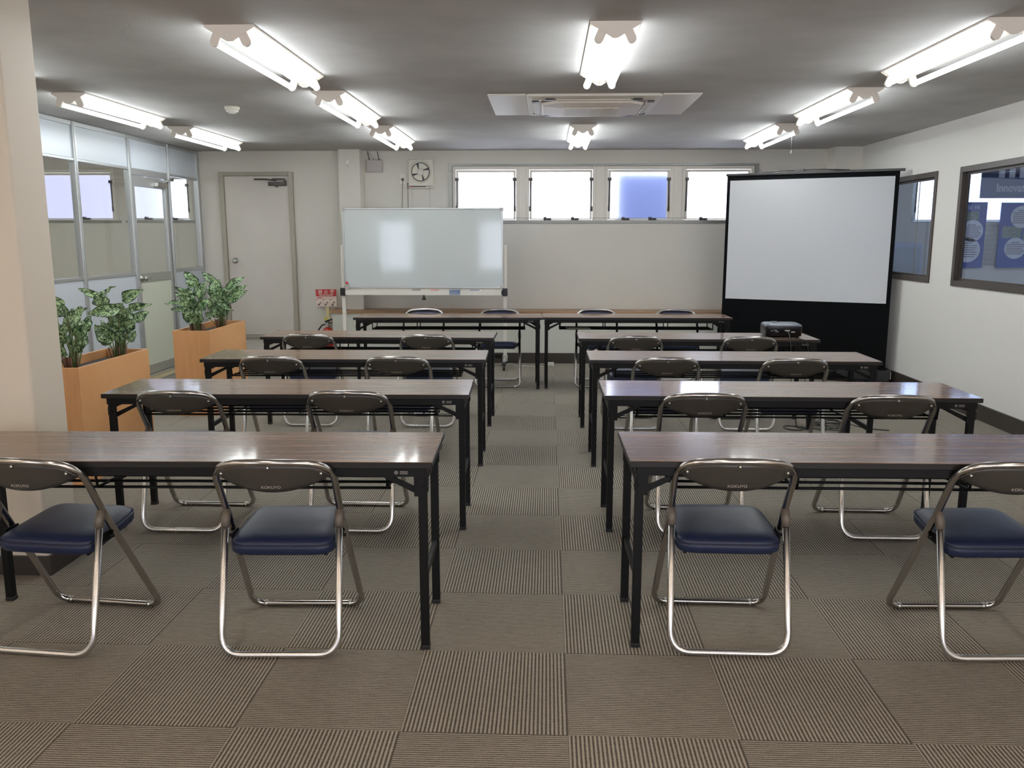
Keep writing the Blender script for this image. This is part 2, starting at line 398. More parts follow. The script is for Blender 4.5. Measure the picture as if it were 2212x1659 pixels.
def wall_holes(bm, axis, p0, p1, u0, u1, z0, z1, holes):
    """wall slab; axis 'y': slab between y=p0..p1, u along x. holes: (u0,u1,z0,z1)"""
    us = sorted({u0, u1, *[h[0] for h in holes], *[h[1] for h in holes]}); zs = sorted({z0, z1, *[h[2] for h in holes], *[h[3] for h in holes]})
    us = [u for u in us if u0 <= u <= u1]; zs = [z for z in zs if z0 <= z <= z1]
    for a, b in zip(us, us[1:]):
        run = None
        for c, d in zip(zs, zs[1:]):
            um, zm = (a + b) / 2, (c + d) / 2
            solid = not any(h[0] < um < h[1] and h[2] < zm < h[3] for h in holes)
            if solid: run = (run[0], d) if run else (c, d)
            if run and (not solid or d == zs[-1]):
                if axis == 'y': bx(bm, a, b, p0, p1, run[0], run[1])
                else: bx(bm, p0, p1, a, b, run[0], run[1])
                run = None

# ------------------------------------------------------------------ room shell
ZC = 2.4405; BW = 10.12; RW = 3.49; PX = -4.15; YB = -2.4; XL = -6.9; XR = 7.2
bm = bm_new(); bx(bm, -4.0, RW, YB, BW, -.08, 0); struct('floor', bm, M['carpet'])
bm = bm_new(); bx(bm, XL, -4.001, YB, BW, -.08, -.001); bx(bm, RW + .001, XR, YB, BW, -.08, 0); struct('floor_side', bm, M['beigefloor'])
bm = bm_new(); bx(bm, XL - .15, XR + .15, YB - .15, BW + .2, ZC, ZC + .12); struct('ceiling', bm, M['ceiling'])
win_x = [(-1.13, 2.40)]
holes = [(-1.12, 2.385, 1.635, 2.262), (-6.45, -5.16, 1.64, 2.24), (-5.02, -4.235, 1.64, 2.19), (4.19, 5.75, 1.62, 2.24), (5.9, 7.0, 1.62, 2.24), (-3.83, -3.045, .27, 2.165)]
bm = bm_new(); wall_holes(bm, 'y', BW, BW + .16, XL, XR, 0, ZC, holes[:5]); struct('wall_back', bm, M['wall'])
bm = bm_new(); wall_holes(bm, 'x', RW, RW + .055, YB, BW, 0, ZC, [(5.12, 7.47, 1.055, 2.015), (7.935, 9.38, 1.055, 2.015)]); struct('wall_right', bm, M['wall_r'])
bm = bm_new(); bx(bm, PX - .1, PX, YB, 4.55, 0, ZC); struct('wall_left', bm, M['wall'])
bm = bm_new(); bx(bm, XL - .12, XL, YB, BW, 0, ZC); struct('wall_far_left', bm, M['wall'])
bm = bm_new(); bx(bm, XR, XR + .12, YB, BW, 0, ZC); struct('wall_far_right', bm, M['paleblue'])
rear_w = [(-4.12, -3.05, .6, 1.85), (-1.62, -.55, .6, 1.85), (.2, 1.5, .1, 2.05), (2.0, 3.3, .1, 2.05), (4.3, 5.6, .8, 1.95), (-6.2, -5.0, .8, 1.95)]  # unseen openings; the tall pair is enlarged to brighten chrome reflections
bm = bm_new(); wall_holes(bm, 'y', YB - .14, YB, XL, XR, 0, ZC, rear_w); struct('wall_rear', bm, M['wall'])
bm = bm_new()
for a, b, c, d in rear_w:
    for q in ((a, a + .04, c, d), (b - .04, b, c, d), (a + .04, b - .04, c, c + .04), (a + .04, b - .04, d - .04, d)): bx(bm, q[0], q[1], YB - .1, YB - .04, q[2], q[3])
struct('trim_rear_windows', bm, M['cream'])
# foreground column
bm = bm_new(); bx(bm, -2.37, -2.154, 3.40, 3.640, 0, ZC - .001, bev=.012); struct('wall_column', bm, M['column'])
bm = bm_new(); bx(bm, -2.386, -2.138, 3.385, 3.655, 0, .085); struct('baseboard_column', bm, M['base'])
# shallow piers on the back wall
bm = bm_new(); bx(bm, -2.42, -2.17, 9.95, BW + .01, .60, ZC); struct('wall_pier_left', bm, M['wall'])
bm = bm_new(); bx(bm, 3.195, RW, 9.83, BW + .01, .60, ZC); struct('wall_pier_right', bm, M['wall'])
bm = bm_new(); bx(bm, RW - .018, RW, YB, 9.72, 0, .125); struct('baseboard_right', bm, M['base'])
bm = bm_new(); bx(bm, -4.0, -3.98, 5, BW, 0, .004); struct('trim_carpet_edge', bm, M['alu_dk'])

# ledge cabinet along the back wall
t = thing('low_cabinet', 'long low white cabinet under the windows with a brown wood top', 'cabinet', (0, 9.9, 0))
bm = bm_new(); bx(bm, -2.50, RW - .001, 9.745 - 9.9, BW - 9.9 - .001, .12, .571); obj('body', bm, M['counter'], t)
bm = bm_new(); bx(bm, -2.495, RW - .02, 9.735 - 9.9, BW - 9.9 - .005, 0, .12); obj('plinth', bm, M['base'], t)
bm = bm_new(); bx(bm, -2.53, RW - .001, 9.725 - 9.9, BW - 9.9 - .001, .571, .601, bev=.003); obj('worktop', bm, M['oak'], t)

# steel door with closer and knob
d = sthing('door_1', (0, BW, .24))
bm = bm_new()
for q in ((-3.877, -3.825, 0, 1.96), (-3.05, -3.0, 0, 1.96), (-3.825, -3.05, 1.915, 1.96), (-3.825, -3.05, 0, .035)): bx(bm, q[0], q[1], -.05, -.002, q[2], q[3], bev=.003)
obj('door_frame', bm, M['doorf'], d)
bm = bm_new(); bx(bm, -3.822, -3.053, -.022, -.003, .037, 1.913, bev=.002); leafd = obj('door_leaf', bm, M['doorp'], d)
bm = bm_new(); lathe(bm, [(.0, -.085), (.022, -.083), (.028, -.07), (.026, -.055), (.012, -.048), (.012, -.03), (.03, -.027), (.031, -.022)], (-3.735, 0, .925), 'y', 18); obj('door_knob', bm, M['steel'], leafd)
bm = bm_new(); bx(bm, -3.29, -3.09, -.06, -.022, 1.80, 1.845, bev=.006); bx(bm, -3.105, -3.075, -.05, -.022, 1.80, 1.86); tube(bm, [(-3.19, -.045, 1.795), (-3.19, -.045, 1.785)], .018, 12)
tube(bm, [(-3.19, -.05, 1.86), (-3.30, -.10, 1.872), (-3.45, -.06, 1.875)], .008, 8); bx(bm, -3.24, -3.09, -.06, -.03, 1.865, 1.885); obj('door_closer', bm, M['brownframe'], leafd)

# aluminium and glass partition on the left
def rail(bm, y0, y1, z0, z1, t=.045): bx(bm, PX - t / 2, PX + t / 2, y0, y1, z0, z1, bev=.004)
posts = [4.57, 5.53, 6.49, 7.45, 8.42, 9.29, 10.08]
for i in range(6):
    y0, y1 = posts[i] + .025, posts[i + 1] - .025
    wd = sthing('door_2' if i == 4 else 'window_%d' % (10 + i), (0, 0, 0))
    bm = bm_new(); rail(bm, y0, y1, 2.40, ZC - .001); rail(bm, y0, y1, 2.10 if i != 4 else 2.06, 2.125)
    if i != 4: rail(bm, y0, y1, 1.065, 1.095); rail(bm, y0, y1, .03, .115)
    else: rail(bm, y0, y1, .0, .028)
    obj('rail', bm, M['alu'], wd)
    bm = bm_new(); bx(bm, PX - .012, PX + .012, y0, y1, 2.125, 2.40); obj('upper_panel', bm, M['panel'], wd)
    if i != 4:
        bm = bm_new(); bx(bm, PX - .003, PX + .003, y0, y1, 1.095, 2.10); obj('glass_pane', bm, M['glass'], wd)
        bm = bm_new(); bx(bm, PX - .012, PX + .012, y0, y1, .115, 1.065); obj('lower_panel', bm, M['panel'], wd)
    else:
        a, b = y0 + .008, y1 - .03
        bm = bm_new()
        bx(bm, PX - .02, PX + .02, a, a + .045, .035, 2.05, bev=.003); bx(bm, PX - .02, PX + .02, b - .045, b, .035, 2.05, bev=.003)
        bx(bm, PX - .02, PX + .02, a + .045, b - .045, 1.95, 2.05)
        lf = obj('door_stile', bm, M['alu'], wd)
        bm = bm_new(); bx(bm, PX - .02, PX + .02, a + .045, b - .045, .99, 1.075); bx(bm, PX - .02, PX + .02, a + .045, b - .045, .035, .125); obj('lock_rail', bm, M['grey_panel'], wd)
        bm = bm_new(); bx(bm, PX - .003, PX + .003, a + .045, b - .045, 1.075, 1.95); obj('glass_pane', bm, M['glass'], wd)
        bm = bm_new(); bx(bm, PX - .012, PX + .012, a + .045, b - .045, .125, .99); obj('lower_panel', bm, M['beige_panel'], wd)
        bm = bm_new(); lathe(bm, [(.03, .02), (.03, .026), (.012, .03), (.012, .055), (.024, .06), (.026, .078), (.0, .084)], (PX, a + .05, 1.03), 'x', 16)
        tube(bm, fillet([(PX + .06, a + .05, 1.03), (PX + .075, a + .07, 1.03), (PX + .075, a + .15, 1.03)], .01), .011, 8); obj('lever_handle', bm, M['steel'], wd)
        bm = bm_new(); bx(bm, PX + .02, PX + .06, b - .30, b - .06, 1.965, 2.01, bev=.006)
        tube(bm, [(PX + .045, b - .16, 2.015), (PX + .13, b - .08, 2.05), (PX + .05, b + .0, 2.06)], .008, 8); bx(bm, PX + .02, PX + .07, b - .03, b + .06, 2.04, 2.06); obj('door_closer', bm, M['steel'], wd)
for k, y in enumerate(posts):
    bm = bm_new()
    if k == len(posts) - 1: bx(bm, PX - .03, PX + .03, 10.055, 10.12, 0, ZC - .001, bev=.004)
    else:
        bx(bm, PX - .028, PX + .028, y - .025, y + .025, 0, ZC - .001, bev=.004)
        bx(bm, PX + .028, PX + .034, y - .006, y + .006, 0, ZC - .002)
    struct('trim_%d' % (10 + k), bm, M['alu'])

# hopper windows with stays and latches
def hopper(n, x0, x1, z0, z1, glassm, stays=True, y=BW, left=True, right=True, framem='cream'):
    wd = sthing('window_%d' % n, (0, y, 0)); fm = M[framem]
    bm = bm_new(); e = .038
    for q in ((x0, x0 + e, z0, z1), (x1 - e, x1, z0, z1), (x0 + e, x1 - e, z1 - e, z1), (x0 + e, x1 - e, z0, z0 + .012)): bx(bm, q[0], q[1], .01, .09, q[2], q[3], bev=.004)
    obj('window_frame', bm, fm, wd)
    a0, a1, b0, b1 = x0 + e + .004, x1 - e - .004, z0 + .014, z1 - e - .004; e2 = .026
    bm = bm_new()
    for q in ((a0, a0 + e2, b0, b1), (a1 - e2, a1, b0, b1), (a0 + e2, a1 - e2, b1 - e2, b1), (a0 + e2, a1 - e2, b0, b0 + .014)): bx(bm, q[0], q[1], .035, .07, q[2], q[3], bev=.003)
    sash = obj('sash', bm, fm, wd)
    bm = bm_new(); bx(bm, a0 + e2, a1 - e2, .050, .054, b0 + .014, b1 - e2); obj('pane', bm, glassm, sash)
    for s, xx in ((-1, a0 + .012), (1, a1 - .012)):
        if not stays: continue
        if (s < 0 and not left) or (s > 0 and not right): continue
        bm = bm_new(); hh = b1 - b0
        bx(bm, xx - .022, xx + .022, .002, .034, b1 - .16 * hh - .035, b1 - .16 * hh, bev=.004)
        tube(bm, [(xx, .018, b1 - .2 * hh), (xx + s * .004, .015, b0 + .24 * hh)], .007, 8)
        tube(bm, [(xx + s * .004, .015, b0 + .27 * hh), (xx + s * .004, .02, b0 + .17 * hh)], .011, 8)
        obj('stay', bm, M['brownframe'], sash)
    for fx in (.28, .72):
        xx = a0 + (a1 - a0) * fx; bm = bm_new()
        bx(bm, xx - .040, xx - .004, -.012, .034, b0 - .004, b0 + .030, bev=.005); bx(bm, xx - .004, xx + .05, -.016, .03, b0 - .004, b0 + .017, bev=.005)
        obj('latch', bm, M['black'], sash)
    return wd
units = [(-1.12, -.335), (-.255, .562), (.665, 1.458), (1.56, 2.385)]
for i, (a, b) in enumerate(units): hopper(1 + i, a, b, 1.635, 2.262, M['frost'])
bm = bm_new()
for a, b in ((-.335, -.255), (.562, .665), (1.458, 1.56)): bx(bm, a, b, BW + .005, BW + .12, 1.635, 2.262, bev=.004)
struct('trim_1', bm, M['cream'])
bm = bm_new()
for q in ((-1.165, -1.12, 1.608, 2.285), (2.385, 2.425, 1.608, 2.285), (-1.12, 2.385, 2.262, 2.285), (-1.12, 2.385, 1.608, 1.635)): bx(bm, q[0], q[1], BW - .014, BW + .02, q[2], q[3])
struct('trim_2', bm, M['alu_dk'])
bm = bm_new(); tube(bm, [(-1.12, BW - .02, 1.668), (2.385, BW - .02, 1.668)], .002, 6); struct('trim_3', bm, M['alu_dk'])
hopper(5, -6.45, -5.16, 1.64, 2.24, M['frost']); hopper(6, -5.02, -4.235, 1.64, 2.19, M['frost'])
bm = bm_new(); bx(bm, -6.5, -5.11, BW - .012, BW + .01, 1.612, 1.64); bx(bm, -5.05, -4.2, BW - .012, BW + .01, 1.612, 1.64); struct('trim_4', bm, M['alu_dk'])
hopper(7, 4.19, 5.75, 1.62, 2.24, M['glass'], framem='alu'); hopper(8, 5.9, 7.0, 1.62, 2.24, M['glass'], framem='alu')

# interior windows in the right wall
def side_window(n, y0, y1, z0, z1, seam=None):
    wd = sthing('window_%d' % n, (RW, 0, 0)); e = .048
    bm = bm_new()
    for q in ((y0 - e, y0, z0 - e, z1 + e), (y1, y1 + e, z0 - e, z1 + e), (y0, y1, z1, z1 + e), (y0, y1, z0 - e, z0)): bx(bm, -.012, .058, q[0], q[1], q[2], q[3], bev=.002)
    for q in ((y0, y0 + .02, z0, z1), (y1 - .02, y1, z0, z1), (y0 + .02, y1 - .02, z1 - .02, z1), (y0 + .02, y1 - .02, z0, z0 + .02)): bx(bm, .028, .05, q[0], q[1], q[2], q[3])
    obj('window_frame', bm, M['brownframe'], wd)
    bm = bm_new(); bx(bm, .036, .040, y0 + .01, y1 - .01, z0 + .01, z1 - .01); obj('pane', bm, M['glass_r'], wd)
    if seam: bm = bm_new(); bx(bm, .030, .035, seam, seam + .012, z0, z1); obj('glazing_seam', bm, M['alu_dk'], wd)
side_window(20, 7.965, 9.35, 1.085, 1.985, 8.35)
side_window(21, 5.15, 7.44, 1.085, 1.985)

# things in the next room, seen through the interior windows
def poster(label, x0, x1, z0, z1, circles, photos, txt=None, mark=True):
    y = BW - .03; p = thing('poster', label, 'poster', ((x0 + x1) / 2, y, z0)); c = (x0 + x1) / 2; hw = (x1 - x0) / 2; h = z1 - z0
    bm = bm_new(); bx(bm, -hw, hw, -.004, .012, 0, h); obj('sheet', bm, M['navyblue'], p)
    for cx, cz, r in circles:
        bm = bm_new(); prism(bm, [(cx * hw + r * math.cos(2 * PI * k / 28), cz * h + r * math.sin(2 * PI * k / 28)) for k in range(28)], -.007, -.004); obj('printed_circle', bm, M['paper'], p)
        bm = bm_new()
        for k in range(7):
            zz = cz * h + r * (.55 - k * .18); ww = math.sqrt(max(.02, r * r - (zz - cz * h) ** 2)) * (.72 if k else .35)
            bx(bm, cx * hw - ww, cx * hw + ww * (1 if k % 3 else .8), -.008, -.007, zz - .0035, zz + .0035)
        obj('printed_lines', bm, M['ink'], p)
    for a, b, c0, d0 in photos:
        bm = bm_new(); bx(bm, a * hw, b * hw, -.0065, -.004, c0 * h, d0 * h); obj('printed_photo', bm, M['photo'], p)
    if txt: text('lettering', txt, .062, (-hw + .105, -.006, h - .085), p, M['paper'], align='LEFT')
    return p
poster('blue poster with two text circles, left one seen through the larger brown framed window', 4.70, 5.03, 1.10, 1.845, [(.08, .56, .125), (-.1, .27, .14)], [(-.9, .45, .66, .86)], 'SE FR')
poster('blue poster with two text circles, right of the blue poster headed SE FR', 5.185, 5.62, 1.10, 1.84, [(.1, .78, .125), (-.1, .30, .12)], [(-.85, .15, .46, .64), (.25, .9, .3, .62)])
p = thing('banner', 'slate blue banner reading Innovat above the posters behind the right window', 'banner', (5.55, BW - .05, 1.885))
bm = bm_new(); bx(bm, -.63, .9, -.006, .004, 0, .235); obj('lower_band', bm, M['banner'], p)
bm = bm_new(); bx(bm, -.63, .9, -.006, .004, .235, .43); obj('upper_band', bm, M['bannerd'], p)
bm = bm_new()
for k in range(6): bx(bm, -.44 + k * .115, -.375 + k * .115, -.009, -.006, .225, .415)
obj('stripes', bm, M['paper'], p)
text('lettering', 'Innovation', .125, (-.455, -.008, .075), p, M['paper'], bold=.003, align='LEFT', xs=.85)
bm = bm_new()
for k in range(6):
    for j in range(2): pass
for k in range(9): tube(bm, [(5.06 + k * .014, BW - .012, 1.12), (5.06 + k * .014, BW - .012, 1.9)], .0015, 4)
for k in range(14): tube(bm, [(5.04, BW - .012, 1.14 + k * .055), (5.18, BW - .012, 1.14 + k * .055)], .0015, 4)
tag(obj('wire_grid', bm, M['alu_dk']), 'fine wire grid between the two blue posters in the next room', 'grid')
t = thing('storage_cabinet', 'pale grey storage cabinet in the next room behind the smaller brown framed window', 'cabinet', (3.95, 9.9, 0))
bm = bm_new(); bx(bm, -.26, .22, -.2, .2, 0, 1.38, bev=.004); obj('body', bm, M['paleblue'], t)
for k in range(3): bm = bm_new(); bx(bm, -.24, .20, -.215, -.2, .05 + k * .44, .46 + k * .44, bev=.003); obj('drawer', bm, M['panel'], t)

# neighbouring buildings outside
bm = bm_new(); bx(bm, -16, -6.02, 13, 14, -3, 9); tag(obj('neighbouring_building', bm, M['lilac']), 'plain lilac grey building outside the far left window', 'building')
bm = bm_new(); bx(bm, .83, 1.66, 10.62, 10.68, -3, 2.225, bev=.01); tag(obj('privacy_screen', bm, M['bluewall']), 'blue sheet screen standing outside the third hopper window', 'screen')

# ------------------------------------------------------------------ ceiling fixtures
def lamp0(label):
    t = thing('ceiling_light', label, 'light', (0, 0, ZC), 0, 'twin tube ceiling lights')
    Ln = 1.27
    bm = bm_new(); prism(bm, [(-.118, -.001), (-.118, -.010), (-.06, -.038), (0, -.068), (.06, -.038), (.118, -.010), (.118, -.001)], .006, Ln - .006); obj('reflector', bm, M['lampwhite'], t)
    for yy in (0, Ln - .006):
        bm = bm_new(); prism(bm, [(-.120, -.001), (-.120, -.012), (-.012, -.076), (.012, -.076), (.120, -.012), (.120, -.001)], yy, yy + .006); obj('end_cap', bm, M['lampwhite'], t)
    for s in (-1, 1):
        for yy in (.004, Ln - .022):
            ang = s * .42; c0 = Vector((s * .062, 0, -.045)); ax = Vector((math.sin(ang), 0, -math.cos(ang))); sd = Vector((math.cos(ang), 0, math.sin(ang)))
            poly = []
            for k in range(9):
                a = PI * k / 8; q = c0 + ax * .036 + sd * .021 * math.cos(a) + ax * .021 * math.sin(a); poly.append((q.x, q.z))
            for f in (-1, 1): q = c0 - ax * .012 + sd * .021 * f; poly.append((q.x, q.z))
            bm = bm_new(); prism(bm, poly, yy, yy + .018); obj('lampholder', bm, M['lampwhite'], t)
        c = Vector((s * .062, 0, -.045)) + Vector((math.sin(s * .42), 0, -math.cos(s * .42))) * .036
        bm = bm_new(); tube(bm, [(c.x, .024, c.z), (c.x, Ln - .024, c.z)], .0155, 12); obj('fluorescent_tube', bm, M['tube'], t)
    return t
LX = {-1: -3.345, 0: -1.515, 1: .31, 2: 2.125}; LY = {0: 4.17, 1: 6.01, 2: 7.845}
spots = [(0, 0, 'twin tube light nearest the camera in the line left of the air conditioner'), (0, 1, 'middle twin tube light of the line left of the air conditioner'),
         (0, 2, 'twin tube light nearest the white wall fan, furthest in its line'), (1, 0, 'twin tube light on the near side of the air conditioner'),
         (1, 2, 'small looking twin tube light beyond the air conditioner toward the windows'), (2, 0, 'twin tube light at the upper right corner, nearest of the right line'),
         (2, 1, 'middle twin tube light of the right hand line'), (2, 2, 'twin tube light with a hanging pull cord near the projection screen'),
         (-1, 0, 'twin tube light almost hidden behind the cream column'), (-1, 1, 'twin tube light beside the glass partition just right of the column'),
         (-1, 2, 'twin tube light beside the glass partition nearest the grey door')]
LY[-2] = .50; LY[-3] = -1.33  # two unseen lamp rows added behind the camera to warm the foreground
for j in (-2, -3):
    for i in (-1, 0, 1, 2): spots.append((i, j, 'added unseen warm twin tube light behind the camera, %s row, %s' % ({-2: 'nearer', -3: 'farther'}[j], {-1: 'beside the left wall', 0: 'left of the aisle', 1: 'above the aisle', 2: 'beside the right wall'}[i])))
LX[-2] = -5.5; LX[3] = 5.3
spots += [(-2, 1, 'added unseen twin tube light in the left room nearer the column'), (-2, 2, 'added unseen twin tube light in the left room nearer its windows'), (3, 1, 'added unseen twin tube light in the right room nearer the camera'), (3, 2, 'added unseen twin tube light in the right room nearer the posters')]  # unseen lamps added to brighten the side rooms
l0 = None
for i, j, lb in spots:
    loc = (LX[i], LY[j], ZC)
    if l0 is None: l0 = lamp0(lb); l0.location = loc
    else: last = dup(l0, loc, 0, lb)
    if j < -1:
        for ch in last.children:
            if ch.name.startswith('fluorescent_tube'):
                ch.data = ch.data.copy(); ch.data.materials[0] = M['tube_added']
    if (i, j) == (2, 2):
        bm = bm_new(); tube(bm, [(.07, .14, -.10), (.07, .14, -.22)], .0012, 5); lathe(bm, [(.002, -.218), (.009, -.245), (0, -.247)], (.07, .14, 0), 'z', 8); obj('pull_cord', bm, M['white'], last)

# air conditioner cassette
t = thing('ceiling_air_conditioner', 'white ceiling cassette air conditioner with blank panels on both sides', 'air conditioner', (.32, 6.67, ZC))
for a_, b_ in ((-.75, -.48), (.48, .75)): bm = bm_new(); bx(bm, a_, b_, -.49, .49, -.014, -.001, bev=.004); obj('side_panel', bm, M['white'], t)
bm = bm_new()
def octa(r, c, z): return [Vector((x, y, z)) for x, y in ((-r + c, -r), (r - c, -r), (r, -r + c), (r, r - c), (r - c, r), (-r + c, r), (-r, r - c), (-r, -r + c))]
sq = lambda r, z: octa(r, .02, z)
rings_mesh(bm, [sq(.478, -.001), sq(.478, -.018), sq(.40, -.03), octa(.385, .10, -.024)], smooth=False); obj('face_panel', bm, M['white'], t)
bm = bm_new(); rings_mesh(bm, [octa(.375, .11, -.03), octa(.36, .11, -.046), octa(.24, .07, -.058)], smooth=False); obj('intake_panel', bm, M['lampwhite'], t)
bm = bm_new(); bx(bm, -.2, .2, -.2, .2, -.062, -.058)
for k in range(-8, 9): bx(bm, k * .023 - .003, k * .023 + .003, -.2, .2, -.064, -.062)
obj('intake_grille', bm, M['offwhite'], t)
for a in range(4):
    bm = bm_new(); bx(bm, -.26, .26, -.425, -.385, -.038, -.03, bev=.003)
    bmesh.ops.rotate(bm, cent=(0, 0, 0), matrix=Matrix.Rotation(a * PI / 2, 3, 'Z'), verts=bm.verts); obj('louvre', bm, M['white'], t)
    bm = bm_new()
    for s in (-1, 1): bx(bm, s * .31 - .035, s * .31 + .035, -.44, -.388, -.036, -.029, bev=.004)
    bmesh.ops.rotate(bm, cent=(0, 0, 0), matrix=Matrix.Rotation(a * PI / 2, 3, 'Z'), verts=bm.verts); obj('outlet_gap', bm, M['brownframe'], t)
t = thing('smoke_detector', 'round white smoke detector on the ceiling left of the first light line', 'smoke detector', (-2.442, 6.70, ZC))
bm = bm_new(); lathe(bm, [(.056, -.001), (.056, -.02), (.05, -.024)], n=24); obj('base', bm, M['offwhite'], t)
bm = bm_new(); lathe(bm, [(.048, -.024), (.046, -.04), (.028, -.046), (.026, -.052), (0, -.053)], n=24); obj('cover', bm, M['white'], t)

# ------------------------------------------------------------------ wall items
t = thing('exhaust_fan', 'square white wall exhaust fan with round blades between windows and pier', 'fan', (-1.482, BW, 2.172))
bm = bm_new(); bx(bm, -.146, .146, -.045, -.001, -.165, .165, bev=.008)
lathe(bm, [(.128, -.046), (.124, -.052), (.112, -.052), (.108, -.046)], (-.002, 0, .022), 'y', 36); fb = obj('housing', bm, M['offwhite'], t)
bm = bm_new(); lathe(bm, [(.111, -.0475), (.111, -.046)], (-.002, 0, .022), 'y', 36); obj('throat', bm, M['black'], t)
bm = bm_new()
for k in range(4):
    a0 = k * PI / 2 + .5; pts = []
    for q in range(9): a = a0 + q / 8 * 1.28; pts.append((.098 * math.cos(a), .098 * math.sin(a)))
    for q in range(7): a = a0 + 1.25 - q / 6 * 1.30; r = .036; pts.append((r * math.cos(a + .3), r * math.sin(a + .3)))
    prism(bm, [(x - .002, z + .022) for x, z in pts], -.054, -.049)
obj('blades', bm, M['offwhite'], t)
bm = bm_new(); lathe(bm, [(.041, -.049), (.041, -.06), (.034, -.068), (0, -.07)], (-.002, 0, .022), 'y', 24); obj('hub', bm, M['white'], t)
bm = bm_new(); bx(bm, -.138, .138, -.048, -.045, -.150, -.136); obj('name_strip', bm, M['black'], t)
bm = bm_new(); bx(bm, -.130, -.095, -.0495, -.048, -.147, -.139); obj('red_mark', bm, M['red'], t)
bm = bm_new()
for k in range(3): bx(bm, .06 + k * .028, .08 + k * .028, -.0495, -.048, -.147, -.139)
obj('buttons', bm, M['offwhite'], t)
bm = bm_new(); tube(bm, [(-.16, -.02, -.1), (-.16, -.02, -.168)], .005, 6); tube(bm, [(-.16, -.02, -.168), (-.158, -.02, -.62)], .0025, 6); obj('pull_switch', bm, M['brownframe'], t)
bm = bm_new(); tube(bm, [(-.105, -.02, -.165), (-.102, -.02, -.62)], .001, 5); tube(bm, [(.098, -.02, -.165), (.1, -.02, -.62)], .001, 5); obj('cord', bm, M['alu_dk'], t)
t = thing('wall_socket', 'white wall socket with a grey plug beside the exhaust fan', 'socket', (-1.700, BW, 2.118))
bm = bm_new(); bx(bm, -.037, .037, -.012, -.001, -.06, .06, bev=.003); obj('plate', bm, M['white'], t)
bm = bm_new(); bx(bm, -.014, .014, -.035, -.012, -.022, .006, bev=.003); obj('plug', bm, M['brownframe'], t)
bm = bm_new(); tube(bm, fillet([(0, -.03, -.02), (0, -.03, -.05), (-.008, -.01, -.15), (-.02, -.01, -.5)], .02), .003, 6); obj('cord', bm, M['brownframe'], t)
t = thing('wireless_router', 'grey wall mounted router with two black antennas near the ceiling', 'router', (-2.03, BW, 2.265))
bm = bm_new(); bx(bm, -.098, .098, -.035, -.001, -.072, .072, bev=.012, seg=3); obj('body', bm, M['greyplastic'], t)
for xx in (-.058, .056):
    bm = bm_new(); tube(bm, [(xx, -.02, .062), (xx, -.025, .08)], .008, 8); tube(bm, [(xx, -.025, .08), (xx - .016, -.03, .166)], .0045, 8); obj('antenna', bm, M['black'], t)
bm = bm_new(); tube(bm, fillet([(0, -.012, .07), (-.02, -.01, .1), (-.05, -.01, .13), (-.05, -.01, .172)], .03), .003, 6); obj('cord', bm, M['greyplastic'], t)
t = thing('wall_sensor', 'small white square sensor high on the left pier', 'sensor', (-2.306, 9.95, 2.297))
bm = bm_new(); bx(bm, -.02, .02, -.022, -.001, -.022, .022, bev=.005); obj('body', bm, M['white'], t)
bm = bm_new(); lathe(bm, [(.008, -.012), (.007, -.004)], (0, 0, -.042), 'y', 10); obj('button', bm, M['greyplastic'], t)
bm = bm_new(); tube(bm, fillet([(-2.145, BW - .008, 1.5), (-2.15, BW - .008, 2.32), (-2.11, BW - .008, 2.425), (-1.30, BW - .008, 2.432), (-1.19, BW - .008, 2.40), (-1.145, BW - .008, 2.28), (-1.14, BW - .02, 2.19)], [0, .06, .04, .05, .06, .05, 0]), .005, 6)
tag(obj('cable_conduit', bm, M['white']), 'thin pale cable run under the ceiling from the pier to the windows', 'cable')

# fire extinguisher with its sign stand
t = thing('fire_extinguisher', 'red fire extinguisher with black hose standing beside the low cabinet end', 'fire extinguisher', (-2.605, 9.93, 0))
bm = bm_new(); lathe(bm, [(.062, .01), (.068, .02), (.068, .33), (.055, .365), (.026, .385), (.022, .40)], n=24); obj('cylinder', bm, M['exred'], t)
bm = bm_new(); lathe(bm, [(.025, .385), (.026, .43), (.018, .435), (.018, .45)], n=16); lathe(bm, [(.02, -.05), (.02, -.02)], (0, 0, .415), 'y', 14); obj('valve', bm, M['steel'], t)
bm = bm_new(); bx(bm, -.016, .016, -.016, .016, .45, .468); tube(bm, [(-.03, -.01, .455), (.03, -.02, .475), (.10, -.03, .50)], .009, 8); tube(bm, [(-.02, -.01, .44), (.09, -.02, .445)], .006, 8); obj('handle', bm, M['black'], t)
bm = bm_new(); lathe(bm, [(.018, -.003), (.02, 0), (.018, .003)], (-.02, 0, .49), 'y', 14); obj('safety_ring', bm, mat('yellow_ring', (214, 200, 90), .4), t)
bm = bm_new(); tube(bm, fillet([(-.02, 0, .42), (-.06, -.01, .42), (-.11, -.01, .36), (-.115, -.01, .12)], .06), .0085, 8); obj('hose', bm, M['black'], t)
t = thing('fire_extinguisher_sign', 'red and cream fire extinguisher sign on a cream post beside the low cabinet', 'sign', (-2.64, 10.05, 0))
bm = bm_new(); bx(bm, -.012, .028, -.004, .016, .0, .63); bx(bm, -.10, .10, -.08, .05, 0, .008); obj('post', bm, mat('cream_post', (222, 208, 160), .5), t)
bm = bm_new(); bx(bm, -.125, .125, -.012, -.004, .625, .832, bev=.002); obj('board', bm, M['signcream'], t)
bm = bm_new(); bx(bm, -.123, .123, -.0135, -.012, .748, .83); obj('red_band', bm, M['signred'], t)
text('lettering', '消', .058, (-.073, -.015, .776), t, M['signcream'], bold=.001); text('lettering', '火', .058, (0, -.015, .776), t, M['signcream'], bold=.001); text('lettering', '器', .058, (.073, -.015, .776), t, M['signcream'], bold=.001)
text('lettering', 'FIRE EXTINGUISHER', .022, (0, -.015, .754), t, M['signcream'], xs=.85, bold=.0004)
